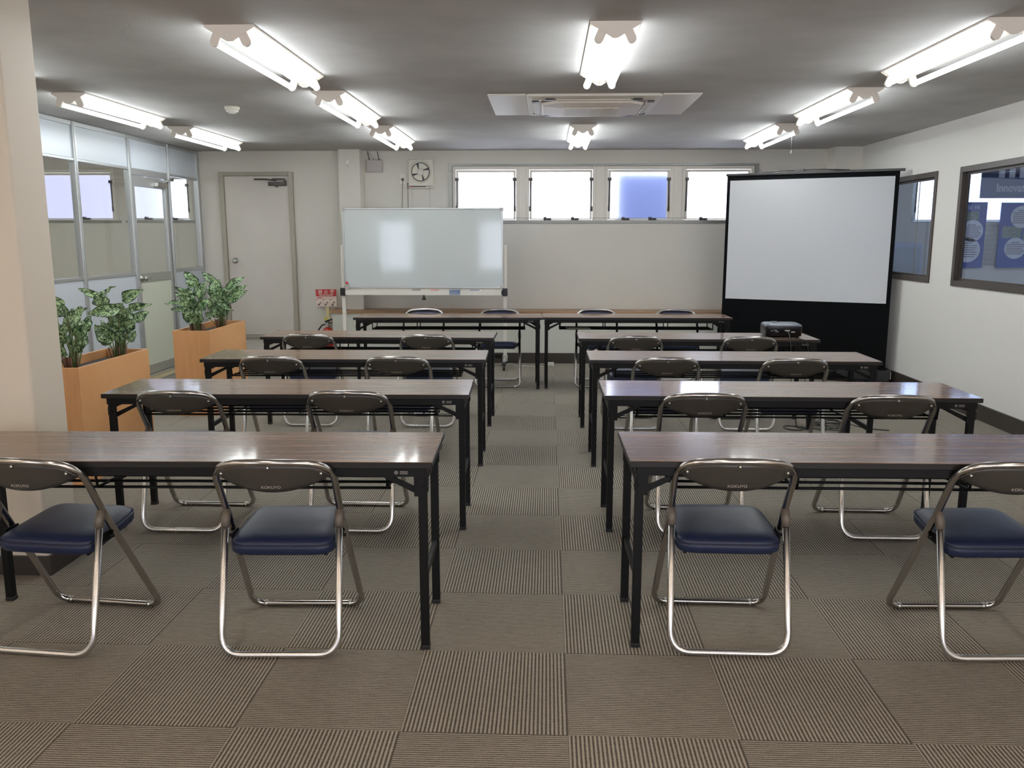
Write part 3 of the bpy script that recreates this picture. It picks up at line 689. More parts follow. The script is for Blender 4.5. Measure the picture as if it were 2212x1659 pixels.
text('lettering', '使用法', .022, (-.075, -.013, .722), t, M['signred'], bold=.0004)
for k in range(3):
    x = -.083 + k * .083
    bm = bm_new(); bx(bm, x - .036, x + .036, -.013, -.012, .632, .708); obj('picture_box', bm, mat('box_cream', (244, 226, 214), .5), t)
    bm = bm_new(); prism(bm, [(x - .036, .712), (x - .02, .712), (x - .036, .696)], -.014, -.0128); obj('corner_mark', bm, M['signred'], t)
    bm = bm_new(); tube(bm, [(x - .02 , -.014, .65), (x + .015, -.014, .672 + .008 * k)], .003, 5); bx(bm, x - .022, x + .006, -.0145, -.013, .638, .65); bx(bm, x + .012, x + .018, -.0145, -.013, .66, .68); obj('pictogram', bm, M['ink'], t)

# ------------------------------------------------------------------ whiteboard on castors
t = thing('mobile_whiteboard', 'wide white mobile whiteboard on castors before the back wall', 'whiteboard', (-1.38, 9.42, 0), .004)
bx0, bx1, bz0, bz1 = -.885, .893, .885, 1.762
bm = bm_new(); bx(bm, bx0 + .015, bx1 - .015, -.008, .008, bz0 + .015, bz1 - .015); obj('board', bm, M['board'], t)
bm = bm_new()
for q in ((bx0, bx1, bz1 - .018, bz1), (bx0, bx1, bz0, bz0 + .02), (bx0, bx0 + .014, bz0 + .02, bz1 - .018), (bx1 - .014, bx1, bz0 + .02, bz1 - .018)): bx(bm, q[0], q[1], -.014, .014, q[2], q[3], bev=.003)
obj('rim', bm, M['alu'], t)
for cx_, cz_ in ((bx0, bz1), (bx1, bz1), (bx0, bz0), (bx1, bz0)):
    s = 1 if cx_ < 0 else -1; s2 = -1 if cz_ > 1 else 1
    bm = bm_new(); bx(bm, min(cx_ - s * .002, cx_ + s * .035), max(cx_ - s * .002, cx_ + s * .035), -.017, .017, min(cz_ - s2 * .002, cz_ + s2 * .035), max(cz_ - s2 * .002, cz_ + s2 * .035), bev=.003); obj('corner_cap', bm, M['greyplastic'], t)
for s in (-1, 1):
    xx = -.902 if s < 0 else .912
    bm = bm_new(); bx(bm, xx - .02, xx + .02, .016, .046, .12, 1.36, bev=.003); obj('post', bm, M['cream'], t)
    bm = bm_new(); bx(bm, xx - .028, xx + .028, -.03, .05, .80, .885, bev=.004); bx(bm, min(xx, xx - s * .085), max(xx, xx - s * .085), -.03, -.012, .815, .862); obj('clamp', bm, M['black'], t)
    ft = bm_new(); bx(ft, xx - .03, xx + .03, .01, .05, .06, .13, bev=.004); tube(ft, [(xx, -.27, .095), (xx, .03, .11), (xx, .24, .095)], .018, 10); fo = obj('foot', ft, M['steel'], t)
    for yy in (-.27, .24):
        c = bm_new(); lathe(c, [(.012, -.012), (.032, -.012), (.034, 0), (.032, .012), (.012, .012)], (xx, yy, .0345), 'x', 18); bx(c, xx - .02, xx + .02, yy - .016, yy + .016, .05, .09, bev=.004); obj('castor', c, M['black'], fo)
bm = bm_new(); bx(bm, -.87, .885, .018, .044, .10, .145, bev=.003); obj('lower_crossbar', bm, M['tblack'], t)
bm = bm_new(); bx(bm, -.86, .875, -.075, .0, .812, .818); bx(bm, -.86, .875, -.078, -.074, .812, .865, bev=.001); bx(bm, -.86, .875, .0, .006, .812, .884); obj('marker_tray', bm, M['white'], t)
bm = bm_new(); lathe(bm, [(.006, .812), (.01, .79), (.022, .765), (.02, .758), (0, .757)], (.012, -.04, 0), 'z', 14); obj('tilt_knob', bm, M['black'], t)
t2 = thing('board_magnet', 'red ball magnet with grey clip on the lower left whiteboard corner', 'magnet', (-2.232, 9.40, .90))
bm = bm_new(); lathe(bm, [(0, -.016), (.011, -.013), (.016, 0), (.011, .013), (0, .016)], (0, 0, .042), 'z', 14); obj('ball', bm, M['red'], t2)
bm = bm_new(); bx(bm, -.022, .022, -.012, .003, -.035, .028, bev=.004); obj('clip', bm, M['greyplastic'], t2)
def marker(x, z, L, m, lb):
    bm = bm_new(); tube(bm, [(-L / 2, 0, 0), (L / 2, 0, 0)], .009, 10); bm2 = bm_new(); tube(bm2, [(L / 2, 0, 0), (L / 2 + .03, 0, 0)], .0092, 10)
    t = thing('marker_pen', lb, 'marker', (x, 9.365, z), 0, 'markers on the whiteboard tray'); obj('barrel', bm, m, t); obj('cap', bm2, M['white'] if m is not M['white'] else M['black'], t)
marker(-1.45, .862, .10, M['black'], 'black marker lying on the whiteboard tray'); marker(-1.25, .862, .09, M['pink'], 'red marker lying on the whiteboard tray'); marker(-.80, .862, .10, M['blue'], 'blue marker lying on the whiteboard tray near its right end')
t = thing('board_eraser', 'grey blue board eraser on the whiteboard tray', 'eraser', (-1.02, 9.365, .818)); bm = bm_new(); bx(bm, -.06, .06, -.022, .022, 0, .03); obj('felt', bm, M['eraser'], t); bm = bm_new(); bx(bm, -.062, .062, -.024, .024, .03, .055, bev=.006); obj('grip', bm, M['eraser'], t)

# ------------------------------------------------------------------ portable projection screen
PL, PR = Vector((1.885, 9.20, 0)), Vector((3.385, 8.50, 0)); W_ = (PR - PL).length; ang = math.atan2(PR.y - PL.y, PR.x - PL.x)
t = thing('projection_screen', 'tall black framed floor standing projection screen with white surface', 'screen', PL, ang)
bm = bm_new(); bx(bm, -.0, W_, -.002, .002, .13, 2.085); obj('black_fabric', bm, M['softblack'], t)
bm = bm_new(); bx(bm, .033, W_ - .038, -.004, -.0022, .80, 2.030); obj('white_surface', bm, M['screenwhite'], t)
bm = bm_new(); bx(bm, -.01, W_ + .045, -.02, .015, 2.075, 2.10, bev=.004); obj('top_bar', bm, M['black'], t)
bm = bm_new(); tube(bm, fillet([(.35, .0, 2.10), (.55, .0, 2.115), (.95, .0, 2.115), (1.2, .0, 2.10)], .05), .006, 8); bx(bm, .68, .77, -.016, .016, 2.09, 2.125, bev=.004); obj('carry_handle', bm, M['black'], t)
bm = bm_new(); bx(bm, -.04, W_ + .05, -.06, .07, .03, .135, bev=.008); obj('case', bm, M['black'], t)
for xx in (.2, W_ - .2):
    bm = bm_new(); bx(bm, xx - .025, xx + .025, -.22, .18, .001, .03, bev=.004); obj('foot', bm, M['black'], t)
bm = bm_new(); bx(bm, W_ + .05, W_ + .06, -.01, .01, .05, .12); obj('latch', bm, M['steel'], t)
bm = bm_new()
for a, b in (((.25, .03, .14), (1.4, .03, 1.1)), ((1.4, .045, .14), (.25, .045, 1.1)), ((.25, .03, 1.1), (1.2, .03, 2.07)), ((1.4, .045, 1.1), (.45, .045, 2.07))): tube(bm, [a, b], .01, 6)
obj('scissor_arms', bm, M['tblack'], t)

# ------------------------------------------------------------------ folding tables
TW, TD, TH = 1.80, .45, .694
def make_table(label):
    t = thing('folding_table', label, 'table', (0, 0, 0), 0, 'folding tables'); hw, hd = TW / 2, TD / 2
    bm = bm_new(); bx(bm, -hw, hw, -hd, hd, .677, .6985, mi=1, bev=.002, seg=1); bx(bm, -hw + .002, hw - .002, -hd + .002, hd - .002, .6985, .70, mi=0); obj('tabletop', bm, [M['walnut'], M['tedge']], t)
    bm = bm_new()
    for s in (-1, 1): bx(bm, -hw + .025, hw - .025, s * (hd - .012) - .008, s * (hd - .012) + .008, .648, .677)
    for s in (-1, 1): bx(bm, s * (hw - .03) - .008, s * (hw - .03) + .008, -hd + .02, hd - .02, .648, .677)
    bx(bm, -.02, .02, -hd + .02, hd - .02, .66, .677); obj('under_frame', bm, M['tblack'], t)
    bm = bm_new()
    for yy in (-.12, -.045, .03, .105): tube(bm, [(-hw + .16, yy, .578), (hw - .16, yy, .578)], .0055, 6)
    for xx in (-hw + .17, -.30, .30, hw - .17): tube(bm, [(xx, -.15, .66), (xx, -.135, .582), (xx, .12, .570), (xx, .16, .66)], .005, 6)
    obj('shelf_rack', bm, M['tblack'], t)
    for s in (-1, 1):
        for f in (-1, 1):
            x = s * (hw - .038); y = f * (hd - .032)
            bm = bm_new(); bx(bm, x - .015, x + .015, y - .015, y + .015, .012, .64, bev=.002, seg=1); lg = obj('leg', bm, M['tblack'], t)
            bm = bm_new(); bx(bm, x - .0165, x + .0165, y - .0165, y + .0165, 0, .016, bev=.002, seg=1); obj('foot_cap', bm, M['black'], lg)
            bm = bm_new(); bx(bm, x - s * .01 - .018, x - s * .01 + .018, y - .019 if f < 0 else y + .015, y - .015 if f < 0 else y + .019, .575, .677); bx(bm, x + s * .016 - .002, x + s * .016 + .004, y - .012, y + .012, .59, .63)
            lathe(bm, [(.006, 0), (.006, .006), (.003, .008)], (x, y + (f * .019) - (.004 if f < 0 else 0), .61), 'y', 8); obj('leg_bracket', bm, M['tblack'], t)
            bm = bm_new(); xi, xo = s * (hw - .185), s * (hw - .05)
            prism(bm, [(xo, .575), (xo, .600), (xi, .662), (xi - s * .01, .650)], y - .005, y + .001); obj('brace', bm, M['tblack'], t)
            bm = bm_new(); tube(bm, [(s * (hw - .155), y + f * .0, .667), (s * (hw - .160), y + f * .004, .648)], .0022, 5); obj('release_spring', bm, M['steel'], t)
        bm = bm_new(); bx(bm, s * (hw - .038) - .008, s * (hw - .038) + .008, -hd + .05, hd - .05, .245, .275, bev=.002, seg=1); obj('leg_crossbar', bm, M['tblack'], t)
        bm = bm_new(); bx(bm, s * (hw - .03) - .008, s * (hw - .03) + .008, -hd + .05, hd - .05, .622, .64); obj('top_crossbar', bm, M['tblack'], t)
    bm = bm_new(); lathe(bm, [(.007, 0), (.007, .001)], (hw - .125, -hd + .0025, .663), 'y', 14); bx(bm, hw - .112, hw - .085, -hd + .0025, -hd + .0035, .663, .668); bx(bm, hw - .112, hw - .085, -hd + .0025, -hd + .0035, .657, .661); obj('maker_sticker', bm, M['sticker'], t)
    for ch in t.children:
        if not ch.name.startswith(('leg', 'foot')) or 'bracket' in ch.name: ch.location.z = -.006
    return t
tabs = [('L1', -1.292, 2.972, .030, 'walnut topped folding table in the front left, cut off by the left picture edge'),
        ('R1', 1.186, 3.054, .010, 'walnut topped folding table in the front right, cut off by the right picture edge'),
        ('L2', -1.282, 4.221, .032, 'folding table in the left column, second from the camera'), ('R2', 1.180, 4.258, .005, 'folding table in the right column, second from the camera, with a bright window reflection'),
        ('L3', -1.286, 5.420, .030, 'folding table in the left column, third from the camera'), ('R3', 1.168, 5.458, .002, 'folding table in the right column, third from the camera'),
        ('L4', -1.302, 6.595, 0, 'fourth folding table in the left column, nearest the whiteboard side'), ('R4', 1.142, 6.580, .0, 'folding table in the right column carrying the black projector'),
        ('H1', -.950, 8.205, .040, 'head folding table in front of the whiteboard'), ('H2', .858, 8.275, .010, 'head folding table beside the projection screen, with an olive folder beneath')]
T0 = None; TP = {}
for k, x, y, rz, lb in tabs:
    if T0 is None: T0 = make_table(lb); o = T0; o.location = (x, y, 0); o.rotation_euler = (0, 0, rz)
    else: o = dup(T0, (x, y, 0), rz, lb)
    TP[k] = (x, y)

# ------------------------------------------------------------------ folding chairs
B0 = .012
def bulge(x): return B0 - .046 * max(0.0, 1 - (x / .20) ** 2)
def make_chair(label):
    t = thing('folding_chair', label, 'chair', (0, 0, 0), 0, 'folding chairs'); c = .206; R = .0124
    # one long loop: back frame and front legs
    c1, c2, c3 = .218, .200, .204
    base = [(-c1, .425, R), (-c2, .135, .490), (-c3, .012, .698), (c3, .012, .698), (c2, .135, .490), (c1, .425, R)]
    p = fillet(base, [.055, .25, .088, .088, .25, .055], True, 9)
    q = []
    for i, v in enumerate(p):
        q.append(v)
        nx = p[(i + 1) % len(p)]
        if (v - nx).length > .2 and v.z > .6:
            for k in range(1, 8): q.append(v.lerp(nx, k / 8))
    q = [Vector((v.x, v.y + ((bulge(v.x) - B0) * min(1, max(0, (v.z - .60) / .07)) if v.z > .6 else 0), v.z + (.016 * max(0, 1 - (v.x / .19) ** 2) if v.z > .67 else 0))) for v in q]
    bm = bm_new(); tube(bm, q, R, 12, True); obj('frame', bm, M['chrome'], t)
    # rear legs, U shaped
    p = fillet([(-c2, .112, .474), (-c, 0, R), (c, 0, R), (c2, .112, .474)], .075, False, 8)
    q = [Vector((v.x, v.y, v.z)) for v in p]
    bm = bm_new(); tube(bm, q, R, 12); obj('rear_legs', bm, M['chrome_lit'], t)
    for s in (-1, 1):
        bm = bm_new(); tube(bm, [(s * c2, .103, .444), (s * c2, .111, .470), (s * c2, .128, .500)], [.0150, .0165, .0150], 12); obj('joint_sleeve', bm, M['sleeve'], t)
        bm = bm_new(); bx(bm, s * .188 - .003, s * .188 + .003, .13, .20, .375, .41, bev=.002); lathe(bm, [(.006, -.012), (.006, .016)], (s * .196, .165, .392), 'x', 10); obj('hinge', bm, M['tblack'], t)
        bm = bm_new(); tube(bm, [(s * .160, .425, R), (s * .172, .425, R)], .0138, 10); obj('foot_collar', bm, M['steel'], t)
    # back shell
    def top(x): return .710 - .016 * (x / .19) ** 2 - .034 * (abs(x) / .195) ** 5
    def bot(x): return .598 + .054 * (abs(x) / .197) ** 2.1
    bm = bm_new(); NX, NZ = 24, 5; G = {}
    for side, off in ((0, -.007), (1, .006)):
        for i in range(NX + 1):
            x = -.197 + .394 * i / NX; zt = max(top(x), bot(x) + .006) ; zb = bot(x)
            for j in range(NZ + 1):
                f = j / NZ; ed = math.sin(PI * f) ** .5 if 0 < f < 1 else 0
                G[side, i, j] = bm.verts.new((x, B0 + (bulge(x) - B0) * (.75 + .25 * f) + .035 * (1 - f) + off * (.35 + .65 * ed), zb + (zt - zb) * f))
    for i in range(NX):
        for j in range(NZ):
            for sd in (0, 1):
                vs = (G[sd, i, j], G[sd, i + 1, j], G[sd, i + 1, j + 1], G[sd, i, j + 1]); f = bm.faces.new(vs if sd == 0 else vs[::-1]); f.smooth = True
        for j in (0, NZ): bm.faces.new((G[0, i, j], G[1, i, j], G[1, i + 1, j], G[0, i + 1, j])).smooth = True
    for i in (0, NX):
        for j in range(NZ): bm.faces.new((G[0, i, j], G[0, i, j + 1], G[1, i, j + 1], G[1, i, j]))
    sh = obj('back_shell', bm, M['bshell'], t)
    for x, z in ((-.168, .667), (0, .696), (.168, .667)):
        bm = bm_new(); lathe(bm, [(.0045, -.003), (.005, 0), (.003, -.0045), (0, -.005)][::-1] if 0 else [(0, -.011), (.004, -.0105), (.0055, -.008), (.0055, -.004)], (x, bulge(x) + .035 * (.25 if x else .1), z), 'y', 10); obj('rivet', bm, M['steel'], sh)
    bm = text_bm('KOKUYO', .0125, .0003, 0, 'CENTER', 1.25)
    bmesh.ops.rotate(bm, cent=(0, 0, 0), matrix=Matrix.Rotation(PI / 2, 3, 'X'), verts=bm.verts); bmesh.ops.translate(bm, vec=(0, -.0068, .6165), verts=bm.verts); obj('lettering', bm, M['letter'], sh)
    # blue pad on the sitter's side
    bm = bm_new(); G = {}
    for side, off in ((0, .0055), (1, .022)):
        for i in range(NX + 1):
            x = -.180 + .360 * i / NX; sx_ = x / .180 * .183; zt = top(sx_) - .008; zb = bot(sx_) + .008; zt = max(zt, zb + .004)
            for j in range(NZ + 1):
                f = j / NZ; ed = (math.sin(PI * f) if 0 < f < 1 else 0) ** .5 * (1 - (abs(x) / .18) ** 6)
                G[side, i, j] = bm.verts.new((x, B0 + (bulge(x) - B0) * (.75 + .25 * f) + .035 * (1 - f) + (.0055 if side == 0 else .0055 + .017 * ed), zb + (zt - zb) * f))
    for i in range(NX):
        for j in range(NZ):
            for sd in (0, 1):
                vs = (G[sd, i, j], G[sd, i + 1, j], G[sd, i + 1, j + 1], G[sd, i, j + 1]); f = bm.faces.new(vs if sd == 0 else vs[::-1]); f.smooth = True
    bmesh.ops.remove_doubles(bm, verts=bm.verts, dist=.0002); obj('back_pad', bm, M['navy'], t)
    # seat cushion
    def outline(inset, z):
        pts = []; y0, y1 = .064 + inset, .400 - inset; w0, w1 = .189 - inset, .173 - inset
        n = 64
        for k in range(n):
            a = 2 * PI * k / n; e = .30
            u = math.copysign(abs(math.cos(a)) ** e, math.cos(a)); v = math.copysign(abs(math.sin(a)) ** e, math.sin(a))
            yy = (y0 + y1) / 2 + v * (y1 - y0) / 2; f = (yy - y0) / (y1 - y0); ww = w0 + (w1 - w0) * f
            pts.append(Vector((u * ww, yy, z - .005 + .017 * (yy - .23) / .17)))
        return pts
    bm = bm_new()
    prof = [(.03, .368), (.008, .371), (.001, .380), (0, .396), (.001, .4055), (.004, .4075), (.003, .4095), (.009, .417), (.028, .425), (.06, .4285), (.11, .430), (.155, .4305)]
    rings_mesh(bm, [outline(a, z) for a, z in prof]); st = obj('seat', bm, M['navy'], t)
    bm = bm_new(); tube(bm, outline(-.0002, .4075), .0022, 6, True); obj('piping', bm, M['piping'], st)
    bm = bm_new()
    for s in (-1, 1): tube(bm, [(s * .150, .10, .346), (s * .150, .37, .378)], .008, 8)
    tube(bm, [(-.150, .36, .376), (.150, .36, .376)], .007, 8); obj('seat_support', bm, M['tblack'], t)
    return t
chairs = [(-1.775, 2.690, -.09, 'blue folding chair at the front left table, cut off by the left picture edge'),
          (-.922, 2.708, .045, 'blue folding chair at the front left table near the aisle'),
          (.648, 2.788, -.01, 'blue folding chair at the front right table near the aisle'),
          (1.585, 2.788, .04, 'blue folding chair at the front right table, cut off by the right picture edge'),
          (-1.800, 3.945, 0, 'folding chair at the second left table, the one beside the column'),
          (-.965, 3.975, 0, 'folding chair at the second left table, aisle side'),
          (.758, 3.990, 0, 'folding chair at the second right table, aisle side'), (1.645, 3.980, 0, 'folding chair at the second right table, side of the windowed wall'),
          (-1.722, 5.135, 0, 'folding chair at the third left table, planter side'), (-.930, 5.155, 0, 'folding chair at the third left table, aisle side'),
          (.745, 5.185, 0, 'folding chair at the third right table, aisle side'), (1.530, 5.185, 0, 'folding chair at the third right table, right hand one'),
          (-1.825, 6.335, 0, 'folding chair at the fourth left table, door side'), (-.914, 6.335, 0, 'folding chair at the fourth left table, aisle side'),
          (.667, 6.322, 0, 'folding chair at the projector table, aisle side'), (1.520, 6.322, 0, 'folding chair directly in front of the black projector')]
heads = [(-1.235, 8.505, PI, 'folding chair behind the head table facing the camera, leftmost of four'), (-.472, 8.520, PI, 'chair behind the head table facing the camera, just left of where the head tables meet'),
         (.499, 8.550, PI, 'chair behind the head table facing the camera, just right of where the head tables meet'), (1.297, 8.560, PI, 'chair behind the head table facing the camera, nearest the projection screen')]
C0 = None
for x, y, rz, lb in chairs + heads:
    if C0 is None: C0 = make_chair(lb); C0.location = (x, y, 0); C0.rotation_euler = (0, 0, rz)
    else:
        o = dup(C0, (x, y, 0), rz, lb)
        if rz > 3: o.scale = (1, 1, 1.012)

# ------------------------------------------------------------------ projector and cables
t = thing('projector', 'black and grey projector standing on a folding table', 'projector', (1.812, 6.60, .694), -.03); t.scale = (.94, .94, 1.0)
def rr(w_, d_, z, r=.03, n=6):
    pts = []
    for cx_, cy_, a0 in ((w_ - r, -d_ + r, -PI / 2), (w_ - r, d_ - r, 0), (-w_ + r, d_ - r, PI / 2), (-w_ + r, -d_ + r, PI)):
        for k in range(n + 1): a = a0 + PI / 2 * k / n; pts.append(Vector((cx_ + r * math.cos(a), cy_ + r * math.sin(a), z)))
    return pts
bm = bm_new(); rings_mesh(bm, [rr(.138, .108, .007), rr(.145, .114, .012), rr(.147, .116, .078), rr(.146, .115, .084)]); obj('body', bm, M['projbody'], t)
bm = bm_new(); rings_mesh(bm, [rr(.146, .115, .084), rr(.144, .113, .093), rr(.132, .100, .101), rr(.118, .088, .103)]); bx(bm, -.07, -.02, .02, .07, .103, .108, bev=.002); obj('lid', bm, M['projtop'], t)
bm = bm_new(); bx(bm, .005, .045, -.119, -.115, .048, .058, bev=.002)
for xx, zz in ((-.1, .05), (-.08, .055), (-.065, .055), (-.065, .044), (-.05, .044)): bx(bm, xx - .004, xx + .004, -.119, -.115, zz - .003, zz + .003)
bx(bm, .055, .085, -.118, -.115, .040, .046); obj('ports', bm, M['steel'], t)
bm = bm_new(); lathe(bm, [(.03, .10), (.034, .12), (.026, .125), (0, .12)], (.07, 0, .055), 'y', 18); obj('lens', bm, M['black'], t)
for xx, yy in ((-.115, -.085), (.115, -.085), (0, .09)): bm = bm_new(); lathe(bm, [(.012, 0), (.012, .012)], (xx, yy, 0), 'z', 12); obj('foot', bm, M['black'], t)
bm = bm_new(); P0 = Vector((1.828, 6.478, .745))
tube(bm, fillet([P0, (1.825, 6.42, .735), (1.815, 6.352, .705), (1.82, 6.338, .65), (1.84, 6.33, .35), (1.90, 6.34, .02), (2.02, 6.42, .008)], .04), .0035, 6)
tag(obj('video_cable', bm, M['dkcable']), 'black cable running from the projector over the table edge to the floor', 'cable')
bm = bm_new(); tube(bm, fillet([(1.668, 6.48, .735), (1.64, 6.45, .72), (1.645, 6.42, .698), (1.76, 6.40, .698), (1.89, 6.37, .698), (1.935, 6.345, .69), (1.95, 6.335, .62), (1.985, 6.335, .3), (2.14, 6.40, .012)], .03), .0035, 6)
tag(obj('power_cable', bm, M['dkcable']), 'black power lead looping round the front of the projector', 'cable')
bm = bm_new(); pts = []
for k in range(150):
    a = k / 150 * 2 * PI * 5.3; r = .10 + .025 * math.sin(k * .37); pts.append((2.19 + r * 1.1 * math.cos(a) + .02 * math.sin(k * .11), 6.45 + r * math.sin(a) + .02 * math.cos(k * .17), .006 + k * .00032 + .004 * math.sin(a * 2)))
pts = [(2.02, 6.42, .008), (2.10, 6.35, .008)] + pts + [(2.3, 6.52, .03), (2.45, 6.42, .006), (2.6, 6.36, .006)]
tube(bm, pts, .004, 6); tag(obj('cable_coil', bm, M['dkcable']), 'tangled coil of black cable on the carpet under the projector table', 'cable')
bm = bm_new(); pts = [(2.10, 6.36, .01), (2.02, 6.40, .006), (1.94, 6.47, .006), (1.87, 6.50, .006), (1.82, 6.45, .006), (1.85, 6.36, .006), (1.93, 6.33, .006), (2.0, 6.42, .012), (2.03, 6.6, .2), (2.03, 6.66, .45), (2.03, 6.66, .575)]
tube(bm, fillet(pts, .06), .004, 6); tag(obj('cable_loop', bm, M['dkcable']), 'single black cable loop on the carpet left of the coil', 'cable')
bm = bm_new(); tube(bm, fillet([(-1.0, 9.66, .004), (-.7, 9.62, .004), (-.42, 9.66, .004), (-.33, 9.50, .004), (-.15, 9.48, .004), (.0, 9.42, .004), (.08, 9.45, .004), (.07, 9.55, .014)], .05), .004, 6)
tag(obj('white_lead', bm, M['whcable']), 'thin white lead along the foot of the low cabinet', 'cable')
bm = bm_new(); bx(bm, .015, .085, 9.55, 9.60, .0, .035, bev=.004); tag(obj('power_adaptor', bm, M['white']), 'small white plug adaptor on the floor by the low cabinet', 'adaptor')
bm = bm_new(); bx(bm, -.11, .11, -.09, .09, 0, .012, bev=.002); o = obj('document_folder', bm, M['folder']); o.location = (.30, 8.12, .578); o.rotation_euler = (0, 0, .12); tag(o, 'olive folder lying on the rack beneath the right head table', 'folder')

# ------------------------------------------------------------------ planters and plants
def planter(label, x, y, rz):
    t = thing('planter_box', label, 'planter', (x, y, 0), rz, 'long wooden planter boxes'); a, b, H, th = .15, .435, .70, .018
    bm = bm_new()
    bx(bm, -a, a, -b, -b + th, 0, H); bx(bm, -a, a, b - th, b, 0, H); bx(bm, -a, -a + th, -b + th, b - th, 0, H); bx(bm, a - th, a, -b + th, b - th, 0, H); obj('box', bm, M['birch'], t)
    bm = bm_new(); bx(bm, -a + th, a - th, -b + th, b - th, .02, .645); obj('liner', bm, M['soil'], t)
    return t
planter('long orange wood planter box beside the column', -2.855, 5.155, 0)
planter('long orange wood planter box nearer the grey door', -2.880, 7.115, .02)

def leaf(bm, base, tip, wid, roll=0, droop=.0, uvl=None):
    base, tip = Vector(base), Vector(tip); ax = tip - base; L = ax.length; a = ax.normalized()
    side = a.cross(Vector((0, -1, .25))); 
    if side.length < .05: side = Vector((1, 0, 0))
    side.normalize(); nrm = side.cross(a).normalized()
    if nrm.y > 0: nrm = -nrm
    cr, sr = math.cos(roll), math.sin(roll); side, nrm = side * cr + nrm * sr, nrm * cr - side * sr
    n, m = 12, 6; V = []
    for i in range(n + 1):
        f = i / n; wv = (math.sin(PI * min(1, f ** .72)) ** .75) * (1 - .25 * f) if 0 < f < 1 else 0
        if f > .82: wv *= 1 - ((f - .82) / .18) ** 2 * .55
        c = base + ax * f + nrm * (math.sin(f * PI) * .10 * L) + Vector((0, 0, -1)) * (droop * f * f * L); row = []
        for j in range(m + 1):
            s = (j / m - .5) * 2; row.append(bm.verts.new(c + side * (s * wid / 2 * max(wv, .015)) - nrm * (abs(s) ** 1.5 * wid * .13 * wv) * -1 + nrm * (.010 * math.sin(f * 13 + j * 1.1 + L * 90) * abs(s))))
        V.append(row)
    for i in range(n):
        for j in range(m):
            f = bm.faces.new((V[i][j], V[i][j + 1], V[i + 1][j + 1], V[i + 1][j])); f.smooth = True
            for lp, (ii, jj) in zip(f.loops, ((i, j), (i, j + 1), (i + 1, j + 1), (i + 1, j))): lp[uvl].uv = (ii / n, jj / m)

def plant(label, x, y, leaves, k, seed):
    """leaves: (bx,bz,tx,tz,width,depth) in units scaled by k metres; plant foot at soil"""
    rnd = random.Random(seed); t = thing('potted_plant', label, 'plant', (x, y, .645), 0, 'variegated leafy plants'); zz = .055
    bm = bm_new(); uvl = bm.loops.layers.uv.new('UVMap'); sb = bm_new()
    xs = [a[2] for a in leaves]; zs = [a[3] for a in leaves]
    for q in range(9):
        x1 = rnd.uniform(min(xs) * .45, max(xs) * .45); z1 = rnd.uniform(.35, .72) * max(zs); leaves = leaves + [(x1 * .45, z1 - rnd.uniform(190, 290), x1, z1, rnd.uniform(130, 190), rnd.uniform(-.1, .12))]
    for a in leaves:
        X0, Z0, X1, Z1, wd = a[:5]; dy = a[5] if len(a) > 5 else rnd.uniform(-.11, .11)
        if len(a) <= 5 and rnd.random() < .5: dy *= .5
        b0 = Vector((X0 * k, dy * .7, zz + Z0 * k)); b1 = Vector((X1 * k, dy * 1.35, zz + Z1 * k))
        leaf(bm, b0, b1, wd * k * 1.25, rnd.uniform(-.3, .3), rnd.uniform(0, .06), uvl)
        rx, ry = rnd.uniform(-.035, .035), rnd.uniform(-.035, .035)
        mid = Vector((X0 * k * .55 + rx * .5, dy * .4, (zz + Z0 * k) * .55))
        tube(sb, fillet([(rx, ry, -.02), mid, b0 + (b1 - b0) * .04], .1), [.006] + [.004] * 7 + [.003], 6)
    sbm = obj('foliage', bm, M['leaf'], t)
    obj('stems', sb, M['stem'], t)
    b2 = bm_new()
    for q in range(10):
        a = rnd.uniform(0, 6.28); r = rnd.uniform(.01, .05); tube(b2, [(r * math.cos(a), r * math.sin(a), -.02), (r * 1.5 * math.cos(a), r * 1.5 * math.sin(a), .09)], .005, 6)
    obj('stem_bases', b2, M['stemred'], t)
    return t
def conv(L, bx_, by_): return [((a[0] - bx_), (by_ - a[1]), (a[2] - bx_), (by_ - a[3]), a[4]) + tuple(a[5:]) for a in L]
A = [(850, 570, 490, 405, 110), (905, 730, 895, 430, 300, -.02), (980, 510, 1212, 350, 60), (1200, 620, 1590, 410, 180, -.03), (1300, 740, 1745, 635, 120, -.05), (1215, 740, 720, 800, 190, -.08),
     (1290, 960, 1520, 795, 150), (1180, 1090, 1415, 920, 200, -.02), (1180, 1310, 1275, 1120, 130), (1060, 1270, 850, 960, 250, -.09), (930, 1180, 700, 950, 150, .05), (1080, 1050, 950, 830, 220, .05),
     (1150, 1000, 1250, 740, 200, .06), (1000, 900, 820, 700, 180, .08), (1110, 1180, 1130, 880, 200, -.02), (1030, 800, 1160, 660, 160, .02)]
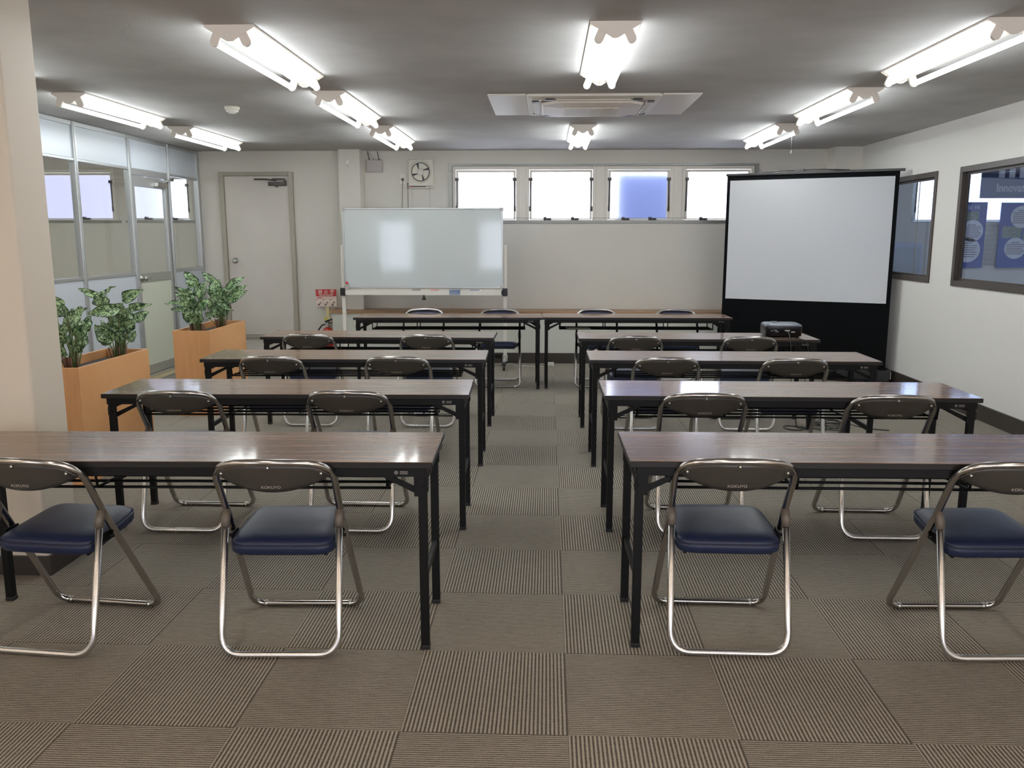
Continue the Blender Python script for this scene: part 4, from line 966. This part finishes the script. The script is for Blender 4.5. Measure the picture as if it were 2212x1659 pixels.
B = [(440, 640, 160, 520, 110), (400, 850, 175, 650, 150, .03), (240, 860, 380, 600, 160), (480, 1010, 820, 700, 230, -.04), (400, 1290, 250, 960, 230, -.08), (480, 1250, 560, 930, 230, -.09), (540, 1400, 690, 1275, 80, -.05),
     (300, 1200, 130, 900, 180), (620, 1100, 700, 850, 170), (400, 900, 480, 720, 160), (500, 1180, 700, 980, 200, .02), (250, 1350, 90, 1150, 140), (420, 1100, 330, 850, 200)]
k1 = 1 / 2588.0
plant('variegated plant at the far end of the planter beside the column', -2.82, 5.42, conv(A, 1060, 1460), k1 * 1.04, 3)
plant('variegated plant half hidden by the column, near end of its planter', -2.86, 4.93, conv(B, 420, 1600), k1 * .97, 5)
k2 = 1 / 2187.0
Cc = [(810, 500, 535, 250, 190), (720, 560, 470, 430, 110), (720, 680, 365, 510, 90), (730, 760, 410, 640, 150), (540, 850, 75, 860, 80), (580, 950, 215, 960, 90), (770, 960, 520, 740, 250, -.05), (780, 1180, 700, 880, 240, -.08),
      (820, 1200, 880, 900, 200, -.04), (850, 800, 1000, 400, 180), (700, 1100, 560, 920, 150, -.03), (900, 930, 1110, 720, 170, -.06), (860, 680, 760, 430, 180, .04), (820, 700, 900, 470, 190, .02)]
Dd = [(1120, 460, 890, 255, 130), (1150, 800, 1130, 330, 230, -.02), (1340, 620, 1690, 325, 170), (1390, 660, 1690, 500, 110, .04), (1350, 800, 1750, 590, 170, -.03), (1180, 810, 1540, 960, 80, -.09), (1240, 830, 1330, 640, 130),
      (1250, 1090, 1370, 850, 150), (940, 1100, 1190, 990, 120, -.06), (1200, 700, 1260, 550, 150), (1110, 1000, 1060, 700, 180), (1200, 1080, 1210, 820, 200, -.05), (1090, 700, 920, 500, 190), (1050, 600, 1160, 400, 200, .04), (1150, 1040, 1020, 860, 150)]
plant('variegated plant in the left end of the planter nearer the grey door', -2.90, 6.90, conv(Cc, 790, 1300), k2 * .97, 8)
plant('variegated plant at the door end of the planter nearer the grey door', -2.86, 7.32, conv(Dd, 1200, 1220), k2 * 1.02, 11)
